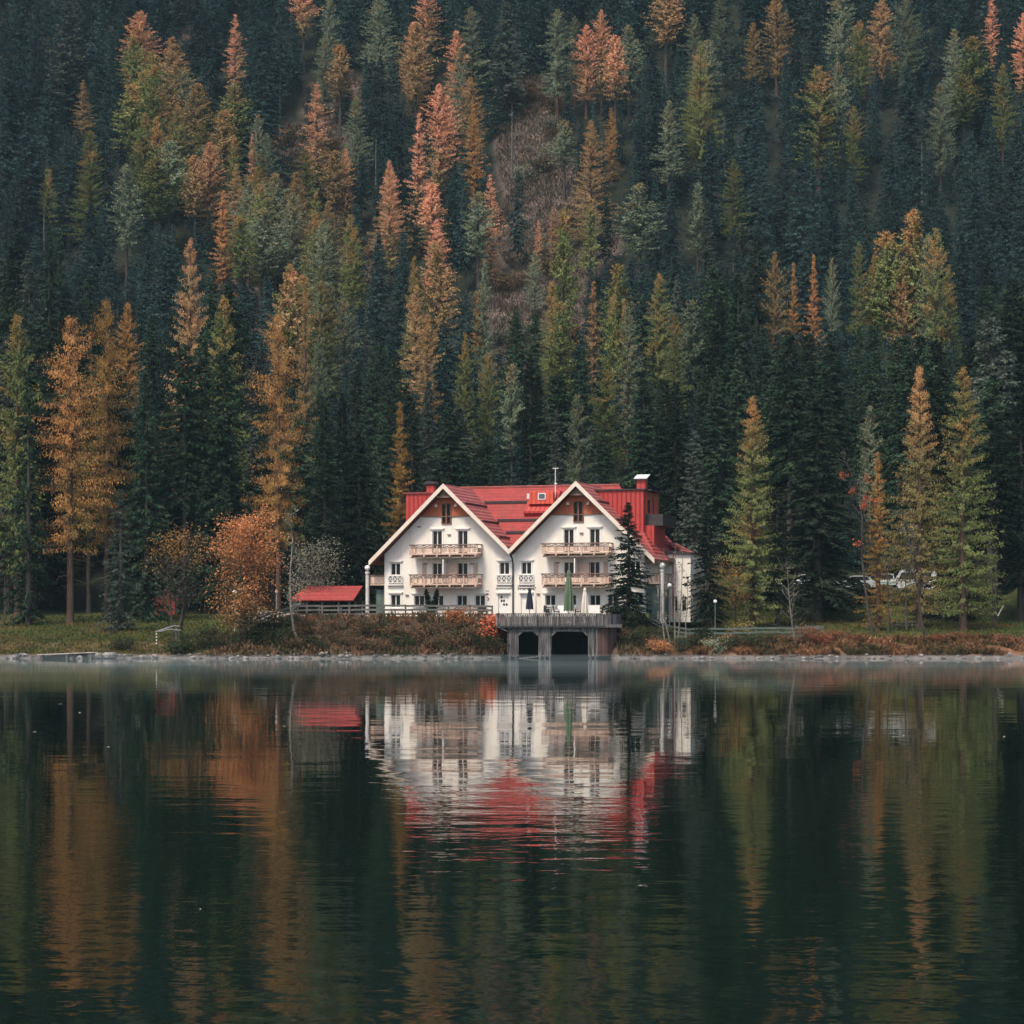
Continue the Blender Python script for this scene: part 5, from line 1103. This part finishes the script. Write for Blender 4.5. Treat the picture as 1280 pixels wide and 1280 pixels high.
# red shed on the left lawn
Y = 221; x = xat(206, Y); r = empty('red_shed', (x, Y, gz(x, Y)), 0, 'small red shed half hidden behind the brown-leaved tree', 'shed'); h = zat(748, Y) - gz(x, Y)
p = MB(); p.prism([(-1.0, -.2), (1.0, -.2), (1.0, h), (0, h + .7), (-1.0, h)], 0, 2); p.build('wall', M['redboard'], r)
p = MB(); p.add([(-1.25, -.3, h - .2), (0, -.3, h + .75), (0, 2.3, h + .75), (-1.25, 2.3, h - .2), (-1.25, -.3, h - .1), (0, -.3, h + .86), (0, 2.3, h + .86), (-1.25, 2.3, h - .1)], [(0, 1, 5, 4), (4, 5, 6, 7), (0, 3, 2, 1), (0, 4, 7, 3), (2, 3, 7, 6)])
p.add([(1.25, -.3, h - .2), (0.004, -.3, h + .75), (0.004, 2.3, h + .75), (1.25, 2.3, h - .2), (1.25, -.3, h - .1), (0.004, -.3, h + .86), (0.004, 2.3, h + .86), (1.25, 2.3, h - .1)], [(1, 0, 4, 5), (5, 4, 7, 6), (0, 1, 2, 3), (0, 3, 7, 4), (3, 2, 6, 7)]); p.build('roof', M['tile'], r)
p = MB(); p.box(-.35, .35, -.06, -.003, -.1, 1.5); p.build('door', M['brownframe'], r)
# lamps with globe heads
def lamp(px, top, Y, label, rad=.2):
    x = xat(px, Y); z = gz(x, Y); r = empty('globe_lamp', (x, Y, z), 0, label, 'lamp'); h = zat(top, Y) - z
    p = MB(); p.lathe((0, 0, 0), [(.1, -.2), (.1, .3), (.05, .4), (.045, h - 2 * rad), (.09, h - 2 * rad + .03)], 10); p.build('post', M['greymetal'] if px < 400 else M['fencegreen'], r)
    g = MB(); g.ball((0, 0, h - rad), rad); g.build('globe', M['globe'], r)
lamp(293.5, 737.5, 199, 'white globe lamp post behind the rust-leaved tree', .24)
lamp(837, 729, 194.2, 'white globe lamp on a post at the hotel corner', .2)
lamp(894, 749.5, 196, 'small globe lamp post behind the green fence', .17)
lamp(345.5, 738, 207, 'slim lamp post by the low stone wall', .14)
# furniture on the lawns
def bench(px, Y, label, k=1.0):
    x = xat(px, Y); r = empty('park_bench', (x, Y, gz(x, Y)), 0, label, 'bench'); s = MB()
    for q in range(3): s.box(-.8 * k, .8 * k, -.25 + q * .16, -.12 + q * .16, .42, .46)
    s.build('seat', M['fencegreen'], r); b_ = MB()
    for q in range(2): b_.box(-.8 * k, .8 * k, .27 + .03 * q, .31 + .03 * q, .58 + q * .2, .72 + q * .2)
    b_.build('backrest', M['fencegreen'], r)
    for sx in (-.65 * k, .65 * k): l = MB(); l.box(sx - .04, sx + .04, -.22, -.14, 0, .418); l.box(sx - .04, sx + .04, .2, .27, 0, .9); l.build('leg', M['fencewood'], r)
bench(1019, 196, 'green-grey park bench beneath the dark drooping spruce')
Y = 203; x = xat(1129, Y); r = empty('picnic_table', (x, Y, gz(x, Y)), .1, 'low wooden picnic table with benches on the lawn', 'picnic table')
s = MB()
for q in range(4): s.box(-1.1, 1.1, -.38 + q * .19, -.21 + q * .19, .70, .75)
s.build('table_top', M['oldwood'], r)
for sy in (-.75, .75): s = MB(); s.box(-1.1, 1.1, sy - .14, sy + .14, .42, .47); s.build('bench_seat', M['oldwood'], r)
for sx in (-.75, .75): s = MB(); s.bar((sx, -.6, 0), (sx, -.2, .70), .08); s.bar((sx, .6, 0), (sx, .2, .70), .08); s.box(sx - .04, sx + .04, -.8, .8, .36, .42); s.build('trestle', M['oldwood'], r)
Y = 211; x = xat(1246, Y); s = MB(); s.bar((0, 0, .75), (.55, .05, 1.75), .28, .05); o = s.build('white_board', M['trim'], None, (x, Y - .35, gz(x, Y))); tag(o, 'narrow white board leaning on the thick dark trunk', 'board')
# low plank dock
x = xat(48, 187.3); r = empty('plank_dock', (x, 187.0, 0), .03, 'low pale plank dock lying along the grassy shore', 'dock'); s = MB()
for q in range(4): s.bar((0, q * .32 - .2, .33), (4.8, q * .32 + .1, .52), .28, .06, random.random())
s.build('deck', M['whitestone'], r)
for q in (0.3, 2.4, 4.4): s = MB(); s.box(q, q + .14, -.2, 1.0, -.3, .3); s.build('bearer', M['fencewood'], r)
# pale pole railing with a striped marker post
Y = 191.0; x = xat(194, Y); r = empty('pole_railing', (x, Y, gz(x, Y)), 0, 'pale pole railing with a white-striped post on the grassy shore', 'railing')
zz = zat(790, Y) - gz(x, Y); s = MB(); s.tube([(0, 0, zz), (.9, .3, zz + .32), (1.6, .5, zz + .55), (2.0, .6, zz + .5)], [.05, .05, .045, .04], 6); s.build('upper_pole', M['greymetal'], r)
s = MB(); s.tube([(.3, 0.05, zz + .02), (1.2, .3, zz + .25), (1.7, .4, zz + .18), (2.2, .4, zz + .14)], [.035, .04, .04, .035], 6); s.build('lower_pole', M['greymetal'], r)
s = MB(); s.tube([(.12, 0, -.2), (.12, 0, zz)], [.045, .045], 7); s.build('post', M['fencewood'], r)
for q in range(4): s = MB(); s.tube([(.12, 0, .1 + q * .27), (.12, 0, .22 + q * .27)], [.055, .055], 7); s.build('stripe', M['trim'], r)
s = MB(); s.tube([(1.75, .5, -.2), (1.75, .5, zz + .5)], [.05, .05], 7); s.build('rear_post', M['fencewood'], r)
# hedge and parked cars
rng = np.random.default_rng(81); n = 16000; X = rng.uniform(22, 47, n); Yh = 219 + rng.uniform(-.5, .5, n); hh = 1.15 + .2 * fbm(X, Yh, .6); Zh = rng.random(n) * hh
C = np.stack([X - 34, Yh - 219, Zh + ground(X, Yh) - gz(34, 219)], -1); D = rng.normal(0, 1, C.shape); D /= np.linalg.norm(D, axis=1)[:, None]; S = np.cross(D, rng.normal(0, 1, C.shape)); S /= np.linalg.norm(S, axis=1)[:, None]
V = np.stack([C - D * .13, C + S * .08, C + D * .13, C - S * .08], 1).reshape(-1, 3)
r = empty('hedge', (34, 219, gz(34, 219)), 0, 'dark clipped hedge in front of the parked cars', 'hedge'); link('foliage', meshnp('hedge_foliage', V, np.arange(4 * n).reshape(-1, 4), rng.random(n), M['bush_green']), r)
def car(van=False):
    r = empty('parked_van' if van else 'parked_car', (0, 0, 0)); paint = M['carwhite']; Lc = 4.9 if van else 4.2; hl = Lc / 2; H = 2.25 if van else 1.48
    b_ = MB()
    if van: pr = [(-hl, .35), (hl, .35), (hl, .95), (hl - .75, 1.15), (hl - 1.35, H - .1), (hl - 1.7, H), (-hl + .1, H), (-hl, H - .15)]
    else: pr = [(-hl, .32), (hl, .32), (hl + .02, .68), (hl - .15, .84), (hl - 1.1, .95), (-hl + .25, 1.0), (-hl, .85)]
    b_.prism(pr, -.85, .85); b_.build('body', paint, r)
    if not van:
        c = MB(); lo = [(-hl + .3, .985), (hl - 1.15, .94), (hl - 1.75, H - .05), (hl - 2.1, H), (-hl + .9, H), (-hl + .55, H - .1)]; c.prism(lo, -.72, .72); c.build('cabin', paint, r)
    for sy in (-1, 1):
        w = MB(); yv = sy * (.853 if van else .723); ya, yb = sorted((yv, yv + sy * .012))
        poly = [(-hl + .5, 1.3), (hl - 1.15, 1.25), (hl - 1.5, H - .3), (-hl + .5, H - .3)] if van else [(-hl + .6, 1.0), (hl - 1.3, .97), (hl - 1.8, H - .1), (-hl + .85, H - .1)]
        w.prism(poly, ya, yb); w.build('side_window', M['glass'], r)
        for sx in (-hl + .8, hl - .8):
            t = MB(); t.tube([(sx, sy * .66, .33), (sx, sy * .87, .33)], [.33, .33], 16); tt = t.build('wheel', M['tyre'], r); h = MB(); h.tube([(sx, sy * .871, .33), (sx, sy * .885, .33)], [.2, .2], 12); h.build('hubcap', M['palemetal'], tt)
    ws = MB()
    a, c_ = ((hl - .74, 1.17), (hl - 1.33, H - .12)) if van else ((hl - 1.13, .965), (hl - 1.73, H - .06))
    ws.add([(a[0] + .02, -.66, a[1]), (a[0] + .02, .66, a[1]), (c_[0] + .02, .62, c_[1]), (c_[0] + .02, -.62, c_[1])], [(0, 1, 2, 3)]); ws.build('windscreen', M['glass'], r)
    for sy in (-.62, .62): l = MB(); l.box(hl + .003, hl + .05, sy - .16, sy + .16, .62, .78); l.build('headlight', M['globe'], r)
    return r
c0, v0 = car(), car(True)
for i, (px, Y, rz, van, mt, lab) in enumerate([(1008, 223.5, -1.9, False, None, 'white parked car just right of the bare young tree, behind the hedge'), (1140, 222.5, 2.9, True, None, 'white parked van behind the hedge left of the larch pair'), (966, 223, -1.2, False, 'carsilver', 'pale green parked car half hidden behind the bare young tree'),
    (1036, 224, -1.4, False, None, 'white parked car behind the dark spruce trunk'), (1068, 223.2, 3.0, False, None, 'white parked car side-on left of the rusty orange larch'), (1108, 223.6, -1.7, False, 'carsilver', 'pale green parked car right of the rusty orange larch')]):
    src = v0 if van else c0; o = src if i < 2 else copy_tree(src); x = xat(px, Y); o.location = (x, Y, gz(x, Y)); o.rotation_euler = (0, 0, rz); tag(o, lab, 'van' if van else 'car', 'vehicles parked behind the hedge')
    if mt:
        for ch_ in o.children:
            if ch_.name.split('.')[0] in ('body', 'cabin'): ch_.material_slots[0].link = 'OBJECT'; ch_.material_slots[0].material = M[mt]
# yellow-green panel beside the hotel corner
x = xat(801, 194.5); r = empty('garden_screen', (x, 194.5, gz(x, 194.5)), 0, 'low yellow-green screen at the hotel foot right of the small spruce', 'screen'); p = MB(); p.box(-.7, .7, 0, .06, .2, .95); p.build('panel', M['yellowcloth'], r)
for sx in (-.66, .66): p = MB(); p.box(sx - .03, sx + .03, .062, .12, -.1, .97); p.build('post', M['fencewood'], r)

# ------------------------------------------------------------------ air: thin haze over everything, low steam on the far water
def volbox(name, verts, faces, density, color, label, patchy=False):
    mb = MB(); mb.add(verts, faces); m, nt, out = new_mat(name + '_volume'); v = N(nt, 'ShaderNodeVolumePrincipled'); v.inputs['Density'].default_value = density; v.inputs['Color'].default_value = rgba(color); v.inputs['Anisotropy'].default_value = .0
    if patchy:
        tc = N(nt, 'ShaderNodeTexCoord'); mp = N(nt, 'ShaderNodeMapping'); mp.inputs['Scale'].default_value = (.05, .07, .3); L(nt, tc.outputs['Object'], mp.inputs[0]); nz = N(nt, 'ShaderNodeTexNoise', i_Scale=1.0, i_Detail=3.0); L(nt, mp.outputs[0], nz.inputs['Vector']); L(nt, mapr(nt, nz.outputs['Fac'], .3, .7, density * .25, density * 1.9), v.inputs['Density'])
    L(nt, v.outputs[0], out.inputs['Volume']); tag(mb.build(name, m), label, 'mist', kind='stuff')
bxf = [(0, 3, 2, 1), (4, 5, 6, 7), (0, 1, 5, 4), (1, 2, 6, 5), (2, 3, 7, 6), (3, 0, 4, 7)]
def bv(x0, x1, y0, y1, z0, z1): return [(x0, y0, z0), (x1, y0, z0), (x1, y1, z0), (x0, y1, z0), (x0, y0, z1), (x1, y0, z1), (x1, y1, z1), (x0, y1, z1)]
volbox('haze', bv(-720, 720, -220, 980, -12, 470), bxf, .00009, (.54, .83, .93), 'thin bluish air haze over the valley')
prof = [(85, .0), (115, .06), (145, .16), (168, .30), (180, .46), (186.2, .30)]
mv = [(sx, y_, .03) for y_, t_ in prof for sx in (-120, 120)] + [(sx, y_, .03 + t_) for y_, t_ in prof[1:] for sx in (-120, 120)]
nb_ = 2 * len(prof); top = lambda i, k: k if i == 0 else nb_ + 2 * (i - 1) + k
mf = []
for i in range(len(prof) - 1):
    mf.append((2 * i, 2 * i + 2, 2 * i + 3, 2 * i + 1)); mf.append((top(i, 0), top(i, 1), top(i + 1, 1), top(i + 1, 0)))
    for k in (0, 1):
        f_ = [2 * i + k, 2 * i + 2 + k, top(i + 1, k)] + ([top(i, k)] if i else []); mf.append(tuple(f_ if k else f_[::-1]))
e_ = len(prof) - 1; mf.append((2 * e_, 2 * e_ + 1, top(e_, 1), top(e_, 0))[::-1])
volbox('mist', mv, mf, .0058, (.74, .93, .90), 'pale steam lying on the lake near the far shore', True)

# ------------------------------------------------------------------ light, sky, camera
SUN_EL, SUN_AZ = R(58), R(-146)     # direction to the sun: behind and left of the camera
w = bpy.data.worlds.new('World'); SC.world = w; w.use_nodes = True; nt = w.node_tree; nt.nodes.clear()
wo = nt.nodes.new('ShaderNodeOutputWorld'); bg = nt.nodes.new('ShaderNodeBackground'); sky = nt.nodes.new('ShaderNodeTexSky'); sky.sky_type = 'NISHITA'; sky.sun_disc = False
sky.sun_elevation = SUN_EL; sky.sun_rotation = SUN_AZ; sky.air_density = 1.0; sky.dust_density = 3.0; sky.ozone_density = 1.0; bg.inputs['Strength'].default_value = .085
nt.links.new(sky.outputs[0], bg.inputs[0]); nt.links.new(bg.outputs[0], wo.inputs[0])
sl = bpy.data.lights.new('sun', 'SUN'); sl.energy = 1.5; sl.angle = R(11); sl.color = (1.0, .895, .775)
so = bpy.data.objects.new('sun', sl); COL.objects.link(so)
dv = Vector((math.sin(SUN_AZ) * math.cos(SUN_EL), math.cos(SUN_AZ) * math.cos(SUN_EL), math.sin(SUN_EL)))
so.rotation_euler = dv.to_track_quat('Z', 'Y').to_euler()
cd = bpy.data.cameras.new('camera'); co = bpy.data.objects.new('camera', cd); COL.objects.link(co); SC.camera = co
co.location = (0, 0, CAMZ); co.rotation_euler = (R(90), 0, 0); cd.sensor_width = 36; cd.lens = 36 * F / 1280; cd.shift_y = (HZ - 640) / 1280; cd.clip_start = .1; cd.clip_end = 4000
SC.view_settings.view_transform = 'Standard'; SC.view_settings.look = 'None'; SC.view_settings.exposure = 1.3; SC.view_settings.gamma = 1.0
SC.render.engine = 'CYCLES'; cy = SC.cycles; cy.max_bounces = 6; cy.diffuse_bounces = 2; cy.glossy_bounces = 3; cy.transmission_bounces = 2; cy.volume_bounces = 0; cy.transparent_max_bounces = 4
cy.use_denoising = True; cy.sample_clamp_indirect = 6
